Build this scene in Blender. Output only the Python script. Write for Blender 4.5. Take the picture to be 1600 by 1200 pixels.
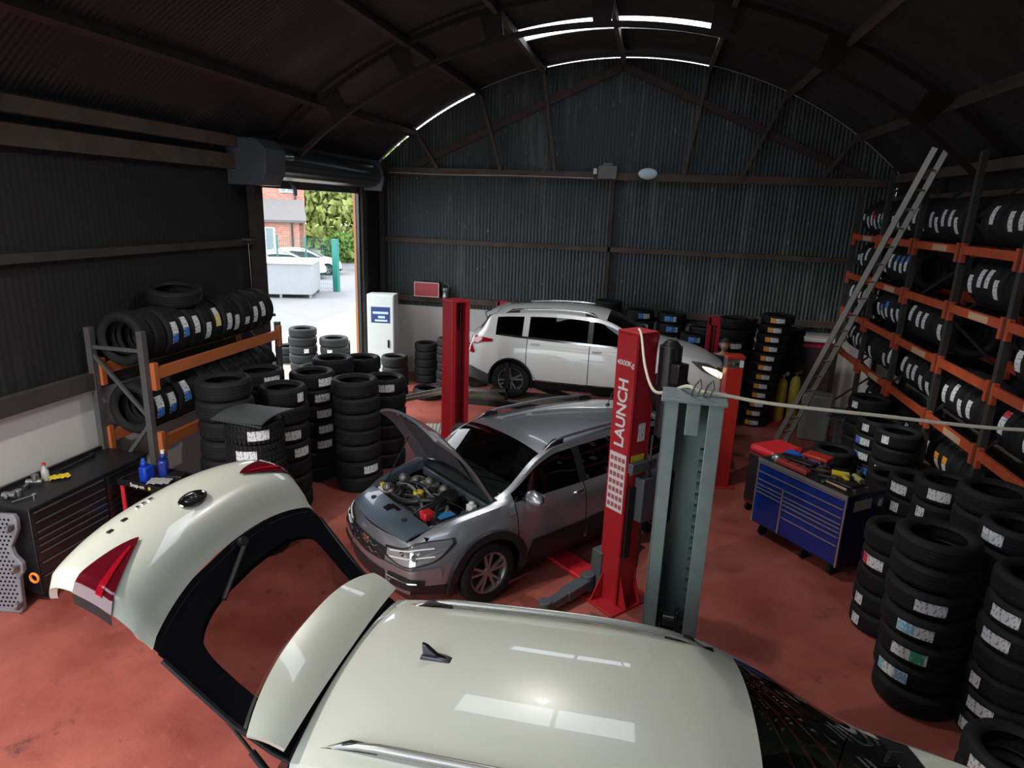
import bpy, bmesh, math, random
from mathutils import Vector, Matrix, Euler
PI = math.pi
random.seed(7)
SC = bpy.context.scene
for o in list(bpy.data.objects): bpy.data.objects.remove(o)
COL = SC.collection

# ------------------------------------------------------------------ camera
YAW, PITCH, ROLL, FPX, CAMH = 0.19963, 0.26451, 0.03698, 1018.4, 3.85
cam_d = bpy.data.cameras.new('camera'); cam = bpy.data.objects.new('camera', cam_d); COL.objects.link(cam)
cy, sy, cp, sp = math.cos(YAW), math.sin(YAW), math.cos(PITCH), math.sin(PITCH)
_f = Vector((-sy*cp, cy*cp, -sp)); _r = Vector((cy, sy, 0)); _u = _r.cross(_f)
c_, s_ = math.cos(ROLL), math.sin(ROLL)
_r2 = c_*_r + s_*_u; _u2 = -s_*_r + c_*_u
mw = Matrix.Identity(4)
for i in range(3):
    mw[i][0] = _r2[i]; mw[i][1] = _u2[i]; mw[i][2] = -_f[i]
mw[2][3] = CAMH
cam.matrix_world = mw
cam_d.sensor_width = 36; cam_d.lens = FPX/1600*36; cam_d.clip_start = .05; cam_d.clip_end = 500
SC.camera = cam

# ------------------------------------------------------------------ world, daylight
W = bpy.data.worlds.new('world'); SC.world = W; W.use_nodes = True
wn = W.node_tree.nodes; wn.clear()
bg = wn.new('ShaderNodeBackground'); wo = wn.new('ShaderNodeOutputWorld')
bg.inputs[0].default_value = (0.86, 0.93, 1.0, 1); bg.inputs[1].default_value = 3.6
W.node_tree.links.new(bg.outputs[0], wo.inputs[0])
def portal(name, loc, rot, sx, sy_):
    l = bpy.data.lights.new(name, 'AREA'); l.shape = 'RECTANGLE'; l.size = sx; l.size_y = sy_
    l.cycles.is_portal = True
    o = bpy.data.objects.new(name, l); o.location = loc; o.rotation_euler = rot; COL.objects.link(o)
sun = bpy.data.lights.new('hazy_sun', 'SUN'); sun.energy = 2.2; sun.angle = math.radians(12); sun.color = (1, .95, .86)
so = bpy.data.objects.new('hazy_sun', sun); so.rotation_euler = Euler((math.radians(40), 0, math.radians(-60))); COL.objects.link(so)
SC.view_settings.view_transform = 'Standard'; SC.view_settings.look = 'None'
SC.view_settings.exposure = 0.25; SC.view_settings.gamma = 1.0; SC.view_settings.use_curve_mapping = False

# ------------------------------------------------------------------ helpers
class MB:
    def __init__(s, M=None): s.v = []; s.f = []; s.m = []; s.M = M or Matrix.Identity(4)
    def add(s, vs, fs, mat=0):
        b = len(s.v); s.v += [s.M @ Vector(p) for p in vs]
        s.f += [tuple(b+i for i in f) for f in fs]; s.m += [mat]*len(fs); return s
    def box(s, c, d, rot=None, mat=0):
        R = rot if isinstance(rot, Matrix) else (Euler(rot).to_matrix() if rot else Matrix.Identity(3))
        c = Vector(c); h = [x/2 for x in d]
        vs = [c + R @ Vector((i*h[0], j*h[1], k*h[2])) for k in (-1, 1) for j in (-1, 1) for i in (-1, 1)]
        return s.add(vs, [(0,2,3,1),(4,5,7,6),(0,1,5,4),(2,6,7,3),(0,4,6,2),(1,3,7,5)], mat)
    def bx(s, x0, x1, y0, y1, z0, z1, mat=0):
        return s.box(((x0+x1)/2, (y0+y1)/2, (z0+z1)/2), (abs(x1-x0), abs(y1-y0), abs(z1-z0)), mat=mat)
    def beam(s, p0, p1, w, h, up=(0,0,1), mat=0):
        p0 = Vector(p0); p1 = Vector(p1); d = p1-p0; L = d.length; x = d/L
        up = Vector(up); y = up.cross(x)
        if y.length < 1e-4: y = Vector((0,1,0)).cross(x)
        y.normalize(); z = x.cross(y)
        R = Matrix((x, y, z)).transposed()
        return s.box((p0+p1)/2, (L, w, h), R, mat)
    def cyl(s, p0, p1, r, r1=None, n=14, mat=0, cap=True):
        r1 = r if r1 is None else r1
        p0 = Vector(p0); p1 = Vector(p1); a = (p1-p0).normalized()
        t = Vector((1,0,0)) if abs(a.x) < .9 else Vector((0,1,0))
        u = a.cross(t).normalized(); w = a.cross(u)
        vs = [p + (u*math.cos(2*PI*i/n) + w*math.sin(2*PI*i/n))*rr for p, rr in ((p0, r), (p1, r1)) for i in range(n)]
        fs = [(i, (i+1) % n, n+(i+1) % n, n+i) for i in range(n)]
        if cap: fs += [tuple(range(n))[::-1], tuple(range(n, 2*n))]
        return s.add(vs, fs, mat)
    def tube(s, pts, r, n=8, mat=0, closed=False):
        pts = [Vector(p) for p in pts]; N = len(pts); vs = []; prev = None
        for i, p in enumerate(pts):
            d = (pts[(i+1) % N] - pts[i-1]) if closed else (pts[min(i+1, N-1)] - pts[max(i-1, 0)])
            d.normalize()
            if prev is None:
                t = Vector((0,0,1)) if abs(d.z) < .9 else Vector((1,0,0)); u = d.cross(t).normalized()
            else: u = (prev - d*prev.dot(d)).normalized()
            prev = u; w = d.cross(u)
            rr = r[i] if isinstance(r, (list, tuple)) else r
            vs += [p + (u*math.cos(2*PI*k/n) + w*math.sin(2*PI*k/n))*rr for k in range(n)]
        fs = []
        for i in range(N if closed else N-1):
            a = i*n; b = ((i+1) % N)*n
            fs += [(a+k, a+(k+1) % n, b+(k+1) % n, b+k) for k in range(n)]
        if not closed: fs += [tuple(range(n))[::-1], tuple(range((N-1)*n, N*n))]
        return s.add(vs, fs, mat)
    def lathe(s, prof, n=32, mats=None, closed=False, axis='z', c=(0,0,0), mat=0):
        vs = []; m = len(prof); c = Vector(c)
        for i in range(n):
            a = 2*PI*i/n; ca, sa = math.cos(a), math.sin(a)
            for r, z in prof:
                p = {'z': (r*ca, r*sa, z), 'y': (r*ca, z, r*sa), 'x': (z, r*ca, r*sa)}[axis]
                vs.append(c+Vector(p))
        K = m if closed else m-1; b = len(s.v)
        s.v += [s.M @ p for p in vs]
        for i in range(n):
            j = (i+1) % n
            for k in range(K):
                k2 = (k+1) % m
                q = [i*m+k, j*m+k, j*m+k2, i*m+k2]
                if axis == 'y': q = q[::-1]
                s.f.append(tuple(b+t for t in q)); s.m.append(mats[k] if mats else mat)
        return s
    def prism(s, poly, lo, hi, plane='xz', mat=0):
        n = len(poly)
        def P(a, b, t): return {'xz': (a, t, b), 'xy': (a, b, t), 'yz': (t, a, b)}[plane]
        vs = [P(a, b, lo) for a, b in poly] + [P(a, b, hi) for a, b in poly]
        fs = [tuple(range(n)), tuple(range(2*n-1, n-1, -1))] + [(i, n+i, n+(i+1) % n, (i+1) % n) for i in range(n)]
        return s.add(vs, fs, mat)
    def grid(s, P, mat=0, close=False):
        nr, nc = len(P), len(P[0])
        vs = [p for r in P for p in r]
        fs = [(i*nc+j, i*nc+j+1, (i+1)*nc+j+1, (i+1)*nc+j) for i in range(nr-1) for j in range(nc-1)]
        return s.add(vs, fs, mat)
    def slab(s, P, thick, mat=0, mat2=None):
        """closed sheet: grid P offset along its normals by -thick"""
        nr, nc = len(P), len(P[0]); Q = []
        for i in range(nr):
            row = []
            for j in range(nc):
                a = Vector(P[min(i+1, nr-1)][j]) - Vector(P[max(i-1, 0)][j])
                b = Vector(P[i][min(j+1, nc-1)]) - Vector(P[i][max(j-1, 0)])
                n = b.cross(a)
                n = n.normalized() if n.length > 1e-9 else Vector((0,0,1))
                row.append(Vector(P[i][j]) - n*thick)
            Q.append(row)
        m2 = mat if mat2 is None else mat2
        s.grid(P, mat); s.grid([r[::-1] for r in Q], m2)
        s.grid([P[0], Q[0]], mat); s.grid([Q[-1], P[-1]], mat)
        s.grid([[Q[i][0], P[i][0]] for i in range(nr)], mat); s.grid([[P[i][-1], Q[i][-1]] for i in range(nr)], mat)
        return s
    def build(s, name, mats, parent=None, sm=40, bevel=0, merge=True, fixn=True):
        me = bpy.data.meshes.new(name)
        me.from_pydata([tuple(v) for v in s.v], [], s.f)
        mats = mats if isinstance(mats, (list, tuple)) else [mats]
        for m in mats: me.materials.append(m)
        me.polygons.foreach_set('material_index', s.m)
        if merge or fixn:
            b = bmesh.new(); b.from_mesh(me)
            if merge: bmesh.ops.remove_doubles(b, verts=b.verts, dist=2e-5)
            if fixn: bmesh.ops.recalc_face_normals(b, faces=b.faces)
            b.to_mesh(me); b.free()
        if sm:
            me.polygons.foreach_set('use_smooth', [True]*len(me.polygons))
            me.set_sharp_from_angle(angle=math.radians(sm))
        me.update()
        o = bpy.data.objects.new(name, me); COL.objects.link(o)
        if parent: o.parent = parent
        if bevel:
            bv = o.modifiers.new('bevel', 'BEVEL'); bv.width = bevel; bv.segments = 2; bv.limit_method = 'ANGLE'; bv.angle_limit = math.radians(40)
            bv.harden_normals = False
        return o
def tag(o, label=None, cat=None, group=None, kind=None):
    if label: o['label'] = label
    if cat: o['category'] = cat
    if group: o['group'] = group
    if kind: o['kind'] = kind
    return o
def thing(name, label, cat, loc=(0,0,0), rz=0, group=None, rot=None):
    o = bpy.data.objects.new(name, None); COL.objects.link(o); o.location = loc
    o.rotation_euler = rot if rot else (0, 0, rz); o.empty_display_size = .1
    return tag(o, label, cat, group)
def struct(o): o['kind'] = 'structure'; return o
def copy_tree(o, parent=None):
    c = o.copy(); COL.objects.link(c); c.parent = parent
    for ch in list(o.children): copy_tree(ch, c)
    return c

# ------------------------------------------------------------------ materials
def mat(name, col, rough=.5, metal=0, coat=0, spec=.5, bump=0, bscale=20, var=0, vscale=4, col2=None, emit=0, sheen=0, coords='Object', stretch=None, coat_rough=.03):
    m = bpy.data.materials.new(name); m.use_nodes = True; nt = m.node_tree; N = nt.nodes; L = nt.links
    p = N['Principled BSDF']
    p.inputs['Base Color'].default_value = (*col, 1); p.inputs['Roughness'].default_value = rough
    p.inputs['Metallic'].default_value = metal; p.inputs['Coat Weight'].default_value = coat
    p.inputs['Coat Roughness'].default_value = coat_rough
    p.inputs['Specular IOR Level'].default_value = spec
    if emit: p.inputs['Emission Color'].default_value = (*col, 1); p.inputs['Emission Strength'].default_value = emit
    if bump or var:
        tc = N.new('ShaderNodeTexCoord'); src = tc.outputs[coords]
        if stretch:
            mp = N.new('ShaderNodeMapping'); mp.inputs['Scale'].default_value = stretch; L.new(src, mp.inputs[0]); src = mp.outputs[0]
    if var:
        n = N.new('ShaderNodeTexNoise'); n.inputs['Scale'].default_value = vscale; n.inputs['Detail'].default_value = 6; L.new(src, n.inputs['Vector'])
        r = N.new('ShaderNodeValToRGB'); r.color_ramp.elements[0].position = .5-.18/max(var, .3); r.color_ramp.elements[1].position = .5+.18/max(var, .3)
        c2 = col2 or tuple(c*(1-var) for c in col)
        r.color_ramp.elements[0].color = (*c2, 1); r.color_ramp.elements[1].color = (*col, 1)
        L.new(n.outputs['Fac'], r.inputs[0]); L.new(r.outputs[0], p.inputs['Base Color'])
    if bump:
        n = N.new('ShaderNodeTexNoise'); n.inputs['Scale'].default_value = bscale; n.inputs['Detail'].default_value = 4; L.new(src, n.inputs['Vector'])
        b = N.new('ShaderNodeBump'); b.inputs['Strength'].default_value = bump; b.inputs['Distance'].default_value = .01
        L.new(n.outputs['Fac'], b.inputs['Height']); L.new(b.outputs[0], p.inputs['Normal'])
    return m
def glass(name, tint, gloss=.04, rough=0.0, opacity=0.0):
    m = bpy.data.materials.new(name); m.use_nodes = True; N = m.node_tree.nodes; L = m.node_tree.links; N.clear()
    out = N.new('ShaderNodeOutputMaterial'); tr = N.new('ShaderNodeBsdfTransparent'); tr.inputs[0].default_value = (*tint, 1)
    gl = N.new('ShaderNodeBsdfGlossy'); gl.inputs['Roughness'].default_value = rough
    fr = N.new('ShaderNodeFresnel'); ge = N.new('ShaderNodeNewGeometry'); ma = N.new('ShaderNodeMath'); ma.operation = 'MULTIPLY_ADD'
    L.new(ge.outputs['Backfacing'], ma.inputs[0]); ma.inputs[1].default_value = 1/1.5-1.5; ma.inputs[2].default_value = 1.5; L.new(ma.outputs[0], fr.inputs[0])
    mx = N.new('ShaderNodeMixShader'); L.new(fr.outputs[0], mx.inputs[0]); L.new(tr.outputs[0], mx.inputs[1]); L.new(gl.outputs[0], mx.inputs[2])
    L.new(mx.outputs[0], out.inputs[0]); return m
def wall_mat(name, base, streak, sc=(6, 6, .35), lo=.56, hi=.75, specks=True, rough=.6, metal=0.0, spec=.4):
    """dark painted sheet with pale vertical drips and worn specks"""
    m = mat(name, base, rough, metal, spec=spec); N = m.node_tree.nodes; L = m.node_tree.links; p = N['Principled BSDF']
    tc = N.new('ShaderNodeTexCoord'); mp = N.new('ShaderNodeMapping'); mp.inputs['Scale'].default_value = sc; L.new(tc.outputs['Object'], mp.inputs[0])
    n = N.new('ShaderNodeTexNoise'); n.inputs['Scale'].default_value = 1.0; n.inputs['Detail'].default_value = 5; n.inputs['Roughness'].default_value = .65; L.new(mp.outputs[0], n.inputs['Vector'])
    r = N.new('ShaderNodeValToRGB'); r.color_ramp.elements[0].position = lo; r.color_ramp.elements[1].position = hi
    r.color_ramp.elements[0].color = (*base, 1); r.color_ramp.elements[1].color = (*streak, 1); L.new(n.outputs['Fac'], r.inputs[0])
    last = r.outputs[0]
    if specks:
        mp2 = N.new('ShaderNodeMapping'); mp2.inputs['Scale'].default_value = (22, 22, 7); L.new(tc.outputs['Object'], mp2.inputs[0])
        n2 = N.new('ShaderNodeTexNoise'); n2.inputs['Scale'].default_value = 1.0; n2.inputs['Detail'].default_value = 3; L.new(mp2.outputs[0], n2.inputs['Vector'])
        r2 = N.new('ShaderNodeValToRGB'); r2.color_ramp.elements[0].position = .70; r2.color_ramp.elements[1].position = .76
        r2.color_ramp.elements[0].color = (0, 0, 0, 1); r2.color_ramp.elements[1].color = (1, 1, 1, 1); L.new(n2.outputs['Fac'], r2.inputs[0])
        mx = N.new('ShaderNodeMix'); mx.data_type = 'RGBA'; L.new(r2.outputs[0], mx.inputs[0]); L.new(last, mx.inputs[6]); mx.inputs[7].default_value = (.30, .33, .34, 1)
        last = mx.outputs[2]
    L.new(last, p.inputs['Base Color'])
    return m
M = {}
M['rubber'] = mat('rubber', (.010, .0105, .0115), .72, spec=.28, bump=.15, bscale=90)
M['rubber_grey'] = mat('grey_rubber', (.02, .022, .023), .7, spec=.3, bump=.1, bscale=90)  # slightly lighter grey than the plain rubber
M['black'] = mat('black_plastic', (.012, .012, .014), .45, spec=.4)
M['blackmet'] = mat('black_metal', (.012, .012, .014), .3, spec=.5, coat=.3)
M['dark'] = mat('dark_void', (.006, .006, .007), .9, spec=.1)
M['red'] = mat('red_post_paint', (.48, .018, .028), .38, coat=.25, var=.25, vscale=3)
M['red_orange'] = mat('red_console_paint', (.52, .03, .018), .4, coat=.2, var=.2)
M['redplas'] = mat('red_plastic', (.55, .02, .03), .35)
M['galv'] = mat('galvanised_steel', (.30, .37, .36), .42, metal=.55, var=.35, vscale=9)
M['chrome'] = mat('chrome', (.75, .76, .78), .12, metal=1)
M['alu'] = mat('aluminium', (.36, .36, .34), .38, metal=.8)
M['steel'] = mat('steel', (.32, .33, .34), .35, metal=.9)
M['greymet'] = mat('grey_painted_metal', (.09, .105, .12), .45, var=.3)
M['rust_orange'] = mat('orange_rack_paint', (.55, .095, .028), .5, var=.55, vscale=5, col2=(.33, .05, .02))
M['rust_left'] = mat('faded_orange_rack_paint', (.55, .15, .045), .5, var=.3, vscale=3)
M['rackgrey'] = mat('grey_rack_upright', (.13, .13, .13), .5, metal=.3, var=.4)
M['darksteel'] = mat('dark_rack_upright', (.05, .045, .04), .6, var=.5)
M['white'] = mat('white_paint', (.72, .72, .70), .5)
M['timber'] = mat('old_timber', (.115, .085, .065), .8, var=.6, vscale=3, bump=.3, bscale=12, stretch=(1, 1, 1))
M['timber_d'] = mat('dark_timber', (.05, .042, .036), .85, var=.6, vscale=3, bump=.3, bscale=12)
M['rib'] = mat('dark_red_steel_rib', (.028, .013, .011), .55, var=.5, vscale=5)
M['purlin'] = mat('brown_purlin', (.070, .046, .034), .75, var=.6, vscale=4)
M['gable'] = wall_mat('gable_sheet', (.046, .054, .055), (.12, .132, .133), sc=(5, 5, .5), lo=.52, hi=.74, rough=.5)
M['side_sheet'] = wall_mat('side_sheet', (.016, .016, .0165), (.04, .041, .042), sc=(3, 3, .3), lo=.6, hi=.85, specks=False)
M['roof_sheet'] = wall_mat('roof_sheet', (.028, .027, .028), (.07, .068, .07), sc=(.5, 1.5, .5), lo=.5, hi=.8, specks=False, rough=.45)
M['dado'] = mat('dado_paint', (.64, .61, .58), .7, var=.12, vscale=1.2, bump=.2, bscale=3)
M['cream_paint'] = mat('cream_car_paint', (.575, .59, .515), .28, coat=1, spec=.5, coat_rough=.02)
M['white_paint'] = mat('white_car_paint', (.80, .81, .80), .3, coat=1, coat_rough=.03)
M['silver_paint'] = mat('silver_car_paint', (.31, .325, .36), .34, metal=.75, coat=1, coat_rough=.03)
M['silver_dark'] = mat('bay_paint', (.12, .16, .20), .35, metal=.5, coat=.6)
M['glass_dark'] = glass('tinted_glass', (.03, .033, .033))
M['glass_mid'] = glass('tailgate_glass', (.34, .31, .31))
M['glass_clear'] = glass('clear_glass', (.55, .62, .58))
M['lamp_red'] = mat('lamp_red', (.35, .005, .015), .12, coat=1)
M['lamp_dark'] = mat('lamp_dark_red', (.10, .004, .01), .12, coat=1)
M['lamp_clear'] = mat('headlamp', (.35, .36, .38), .12, metal=.7, coat=1)
M['lamp_on'] = mat('headlamp_lit', (1, .72, .38), .3, emit=2.2)
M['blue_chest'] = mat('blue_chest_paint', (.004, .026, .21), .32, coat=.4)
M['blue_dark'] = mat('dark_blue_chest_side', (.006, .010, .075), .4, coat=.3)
M['trim'] = mat('aluminium_trim', (.62, .64, .66), .3, metal=.8)
M['seat'] = mat('car_interior', (.02, .02, .022), .8)
M['yellow'] = mat('yellow_plastic', (.75, .55, .03), .5)
M['blue'] = mat('blue_plastic', (.02, .12, .55), .4)
M['orange'] = mat('orange_plastic', (.85, .25, .03), .5)
M['cloth'] = mat('grey_cloth', (.45, .45, .44), .9, var=.3)
M['greycreeper'] = mat('grey_creeper_plastic', (.20, .20, .22), .4, coat=.2)
M['wood'] = mat('pale_wood', (.50, .36, .22), .6, var=.3)
M['plank'] = mat('dirty_plank', (.30, .24, .18), .8, var=.4, vscale=6)
M['chequer'] = mat('ramp_plate', (.20, .16, .12), .7, var=.5, vscale=6)
M['pebble'] = mat('pale_matting', (.62, .60, .52), .8, var=.2)
M['skin'] = mat('skin', (.50, .29, .21), .55)
M['hair'] = mat('short_hair', (.05, .035, .025), .8)
M['navy'] = mat('navy_workwear', (.012, .016, .03), .85)
M['hose'] = mat('cream_hose', (.72, .66, .54), .5)
M['grass'] = mat('foliage', (.16, .28, .045), .8, var=.6, vscale=3, col2=(.05, .12, .02))
M['teal'] = mat('green_steel_fence', (.01, .17, .14), .5)
M['copper'] = mat('copper_brown', (.36, .16, .07), .5, metal=.3)
def label_mat(name, base, ink, sx=1., thr=.52):
    m = mat(name, base, .45); N = m.node_tree.nodes; L = m.node_tree.links; p = N['Principled BSDF']
    tc = N.new('ShaderNodeTexCoord'); mp = N.new('ShaderNodeMapping'); mp.inputs['Scale'].default_value = (60, 60, 34); L.new(tc.outputs['Object'], mp.inputs[0])
    n = N.new('ShaderNodeTexNoise'); n.inputs['Scale'].default_value = 1; n.inputs['Detail'].default_value = 3; L.new(mp.outputs[0], n.inputs['Vector'])
    r = N.new('ShaderNodeValToRGB'); r.color_ramp.interpolation = 'CONSTANT'; r.color_ramp.elements[0].position = 0; r.color_ramp.elements[1].position = thr+.04
    r.color_ramp.elements[0].color = (*base, 1); r.color_ramp.elements[1].color = (*ink, 1); L.new(n.outputs['Fac'], r.inputs[0]); L.new(r.outputs[0], p.inputs['Base Color']); return m
M['lab_white'] = label_mat('tyre_label_white', (.78, .80, .82), (.30, .32, .36))
M['lab_blue'] = label_mat('tyre_label_blue', (.03, .16, .52), (.55, .68, .85), thr=.56)
M['lab_cyan'] = label_mat('tyre_label_pale_blue', (.22, .55, .72), (.65, .8, .88))
M['lab_orange'] = label_mat('tyre_label_orange', (.80, .30, .04), (.9, .6, .25), thr=.58)
M['lab_green'] = label_mat('tyre_label_green', (.05, .38, .22), (.4, .7, .5), thr=.58)
M['lab_red'] = label_mat('tyre_label_red', (.62, .05, .08), (.85, .5, .5), thr=.6)
M['lab_yellow'] = label_mat('tyre_label_yellow', (.80, .68, .18), (.9, .88, .6))

def floor_mat():
    m = mat('red_floor_paint', (.30, .05, .035), .45, spec=.4); N = m.node_tree.nodes; L = m.node_tree.links; p = N['Principled BSDF']
    tc = N.new('ShaderNodeTexCoord')
    def noise(sc, det, rg=.6, mp=None):
        n = N.new('ShaderNodeTexNoise'); n.inputs['Scale'].default_value = sc; n.inputs['Detail'].default_value = det; n.inputs['Roughness'].default_value = rg
        src = tc.outputs['Object']
        if mp: k = N.new('ShaderNodeMapping'); k.inputs['Scale'].default_value = mp; L.new(src, k.inputs[0]); src = k.outputs[0]
        L.new(src, n.inputs['Vector']); return n
    a = noise(1.2, 6); r = N.new('ShaderNodeValToRGB'); e = r.color_ramp.elements
    e[0].position = .32; e[0].color = (.24, .052, .040, 1); e[1].position = .68; e[1].color = (.43, .125, .095, 1); L.new(a.outputs['Fac'], r.inputs[0])
    # worn chips
    b = noise(14, 5, .7); rb = N.new('ShaderNodeValToRGB'); rb.color_ramp.elements[0].position = .62; rb.color_ramp.elements[1].position = .72; L.new(b.outputs['Fac'], rb.inputs[0])
    rb.color_ramp.elements[0].color = (0, 0, 0, 1); rb.color_ramp.elements[1].color = (.5, .5, .5, 1)
    mx = N.new('ShaderNodeMix'); mx.data_type = 'RGBA'; L.new(rb.outputs[0], mx.inputs[0]); L.new(r.outputs[0], mx.inputs[6]); mx.inputs[7].default_value = (.42, .20, .16, 1)
    c = noise(3.1, 6, .7); rc = N.new('ShaderNodeValToRGB'); rc.color_ramp.elements[0].position = .30; rc.color_ramp.elements[1].position = .40; L.new(c.outputs['Fac'], rc.inputs[0])
    mx2 = N.new('ShaderNodeMix'); mx2.data_type = 'RGBA'; L.new(rc.outputs[0], mx2.inputs[0]); mx2.inputs[6].default_value = (.11, .04, .035, 1); L.new(mx.outputs[2], mx2.inputs[7])
    L.new(mx2.outputs[2], p.inputs['Base Color'])
    g = N.new('ShaderNodeTexWave'); g.wave_type = 'BANDS'; g.bands_direction = 'X'; g.inputs['Scale'].default_value = 7; g.inputs['Distortion'].default_value = 1.2; g.inputs['Detail'].default_value = 2; L.new(tc.outputs['Object'], g.inputs['Vector'])
    d = noise(30, 5, .7); ad = N.new('ShaderNodeMath'); ad.operation = 'MULTIPLY_ADD'; L.new(g.outputs['Fac'], ad.inputs[0]); ad.inputs[1].default_value = .07; L.new(d.outputs['Fac'], ad.inputs[2])
    bp = N.new('ShaderNodeBump'); bp.inputs['Strength'].default_value = .35; bp.inputs['Distance'].default_value = .012; L.new(ad.outputs[0], bp.inputs['Height']); L.new(bp.outputs[0], p.inputs['Normal'])
    rr = N.new('ShaderNodeMapRange'); L.new(a.outputs['Fac'], rr.inputs[0]); rr.inputs[3].default_value = .30; rr.inputs[4].default_value = .6; L.new(rr.outputs[0], p.inputs['Roughness'])
    return m
M['floor'] = floor_mat()
def brick_mat(name, c1, c2, mortar, sc=9):
    m = mat(name, c1, .8); N = m.node_tree.nodes; L = m.node_tree.links; p = N['Principled BSDF']
    tc = N.new('ShaderNodeTexCoord'); sx = N.new('ShaderNodeSeparateXYZ'); L.new(tc.outputs['Object'], sx.inputs[0])
    ad = N.new('ShaderNodeMath'); L.new(sx.outputs[0], ad.inputs[0]); L.new(sx.outputs[1], ad.inputs[1])
    cb = N.new('ShaderNodeCombineXYZ'); L.new(ad.outputs[0], cb.inputs[0]); L.new(sx.outputs[2], cb.inputs[1])
    b = N.new('ShaderNodeTexBrick'); b.inputs['Scale'].default_value = sc/4; b.inputs['Color1'].default_value = (*c1, 1); b.inputs['Color2'].default_value = (*c2, 1); b.inputs['Mortar'].default_value = (*mortar, 1)
    b.inputs['Mortar Size'].default_value = .012; L.new(cb.outputs[0], b.inputs['Vector']); L.new(b.outputs[0], p.inputs['Base Color']); return m
M['brick'] = brick_mat('house_brick', (.42, .17, .12), (.52, .25, .18), (.5, .42, .38))
M['tile'] = mat('roof_tiles', (.16, .15, .15), .8, var=.3, stretch=(1, 1, 6))
M['asphalt'] = mat('asphalt', (.20, .20, .21), .85, var=.2, vscale=1.5, bump=.2, bscale=40)
M['yard'] = mat('yard_concrete', (.40, .35, .28), .85, var=.2, vscale=1, bump=.2, bscale=30)
# ------------------------------------------------------------------ building shell
XL, XR, YG, YF = -6.08, 4.5, 14.3, -.6
def arch(x): return 6.82-(7.74-math.sqrt(max(7.74**2-(x+.8)**2, 0)))
DY0, DY1, DZ = 9.45, 13.0, 4.03
# daylight portals (door, skylights, open front)
portal('door_portal', (XL-.05, (DY0+DY1)/2, DZ/2), (0, -PI/2, 0), DZ, DY1-DY0)
SKY = [(11.5, 12.2), (5.9, 6.9), (.3, 1.3)]  # last rooflight is out of view, added to let in more light
for a, b in SKY: portal('roof_portal', (-.85, (a+b)/2, 6.9), (0, 0, 0), 3.2, b-a)
FX0, FX1, FZ = -5.9, -1.0, 4.5
portal('front_portal', ((FX0+FX1)/2, YF-.05, FZ/2), (PI/2, 0, 0), FX1-FX0, FZ)
for o in COL.objects:
    if o.type == 'LIGHT' and o.data.type == 'AREA' and o.name.startswith('roof'): o.rotation_euler = (0, 0, 0)

fl = MB(); fl.bx(XL-.2, XR+.2, YF, YG+.2, -.15, 0); struct(fl.build('floor', M['floor'], sm=0))
def corr_x(mb, x0, x1, y, zlo, zhi, pitch=.076, amp=.011, per=6):
    n = int((x1-x0)/pitch*per)+1; R0 = []; R1 = []
    for i in range(n+1):
        x = x0+(x1-x0)*i/n; o = amp*math.cos(2*PI*x/pitch)
        R0.append((x, y+o, zlo(x) if callable(zlo) else zlo)); R1.append((x, y+o, zhi(x) if callable(zhi) else zhi))
    mb.grid([R0, R1])
def corr_y(mb, x, y0, y1, z0, z1, pitch=.076, amp=.0011, per=6):
    n = int((y1-y0)/pitch*per)+1
    mb.grid([[(x+amp*math.cos(2*PI*(y0+(y1-y0)*i/n)/pitch), y0+(y1-y0)*i/n, z) for i in range(n+1)] for z in (z0, z1)])
g = MB(); corr_x(g, XL, XR, YG, 1.58, lambda x: arch(x)-(.055 if -6.0 < x < -3.85 else .03 if -2.4 < x < .8 else .012)); wb = struct(g.build('wall_back', M['gable'], sm=60, merge=False, fixn=False))
d = MB(); d.bx(XL, XR, YG-.03, YG+.2, 0, 1.58); struct(d.build('wall_back_dado', M['dado'], sm=0, parent=None))
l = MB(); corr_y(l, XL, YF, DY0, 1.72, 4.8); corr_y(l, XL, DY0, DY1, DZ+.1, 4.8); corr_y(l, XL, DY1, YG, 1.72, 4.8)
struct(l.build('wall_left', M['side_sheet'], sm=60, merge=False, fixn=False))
d = MB(); d.bx(XL-.2, XL+.03, YF, DY0, 0, 1.72); d.bx(XL-.2, XL+.03, DY1, YG, 0, 1.72); struct(d.build('wall_left_dado', M['dado'], sm=0))
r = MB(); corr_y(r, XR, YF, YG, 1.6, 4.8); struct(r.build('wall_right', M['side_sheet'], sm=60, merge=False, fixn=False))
d = MB(); d.bx(XR-.03, XR+.2, YF, YG, 0, 1.6); struct(d.build('wall_right_dado', M['dado'], sm=0))
f = MB(); corr_x(f, FX1, XR, YF, 0, lambda x: arch(x)-.01, per=4); corr_x(f, XL, FX0, YF, 0, lambda x: arch(x)-.01, per=4); corr_x(f, FX0, FX1, YF, FZ, lambda x: arch(x)-.01, per=4)
struct(f.build('wall_front', M['side_sheet'], sm=60, merge=False, fixn=False))
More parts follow.
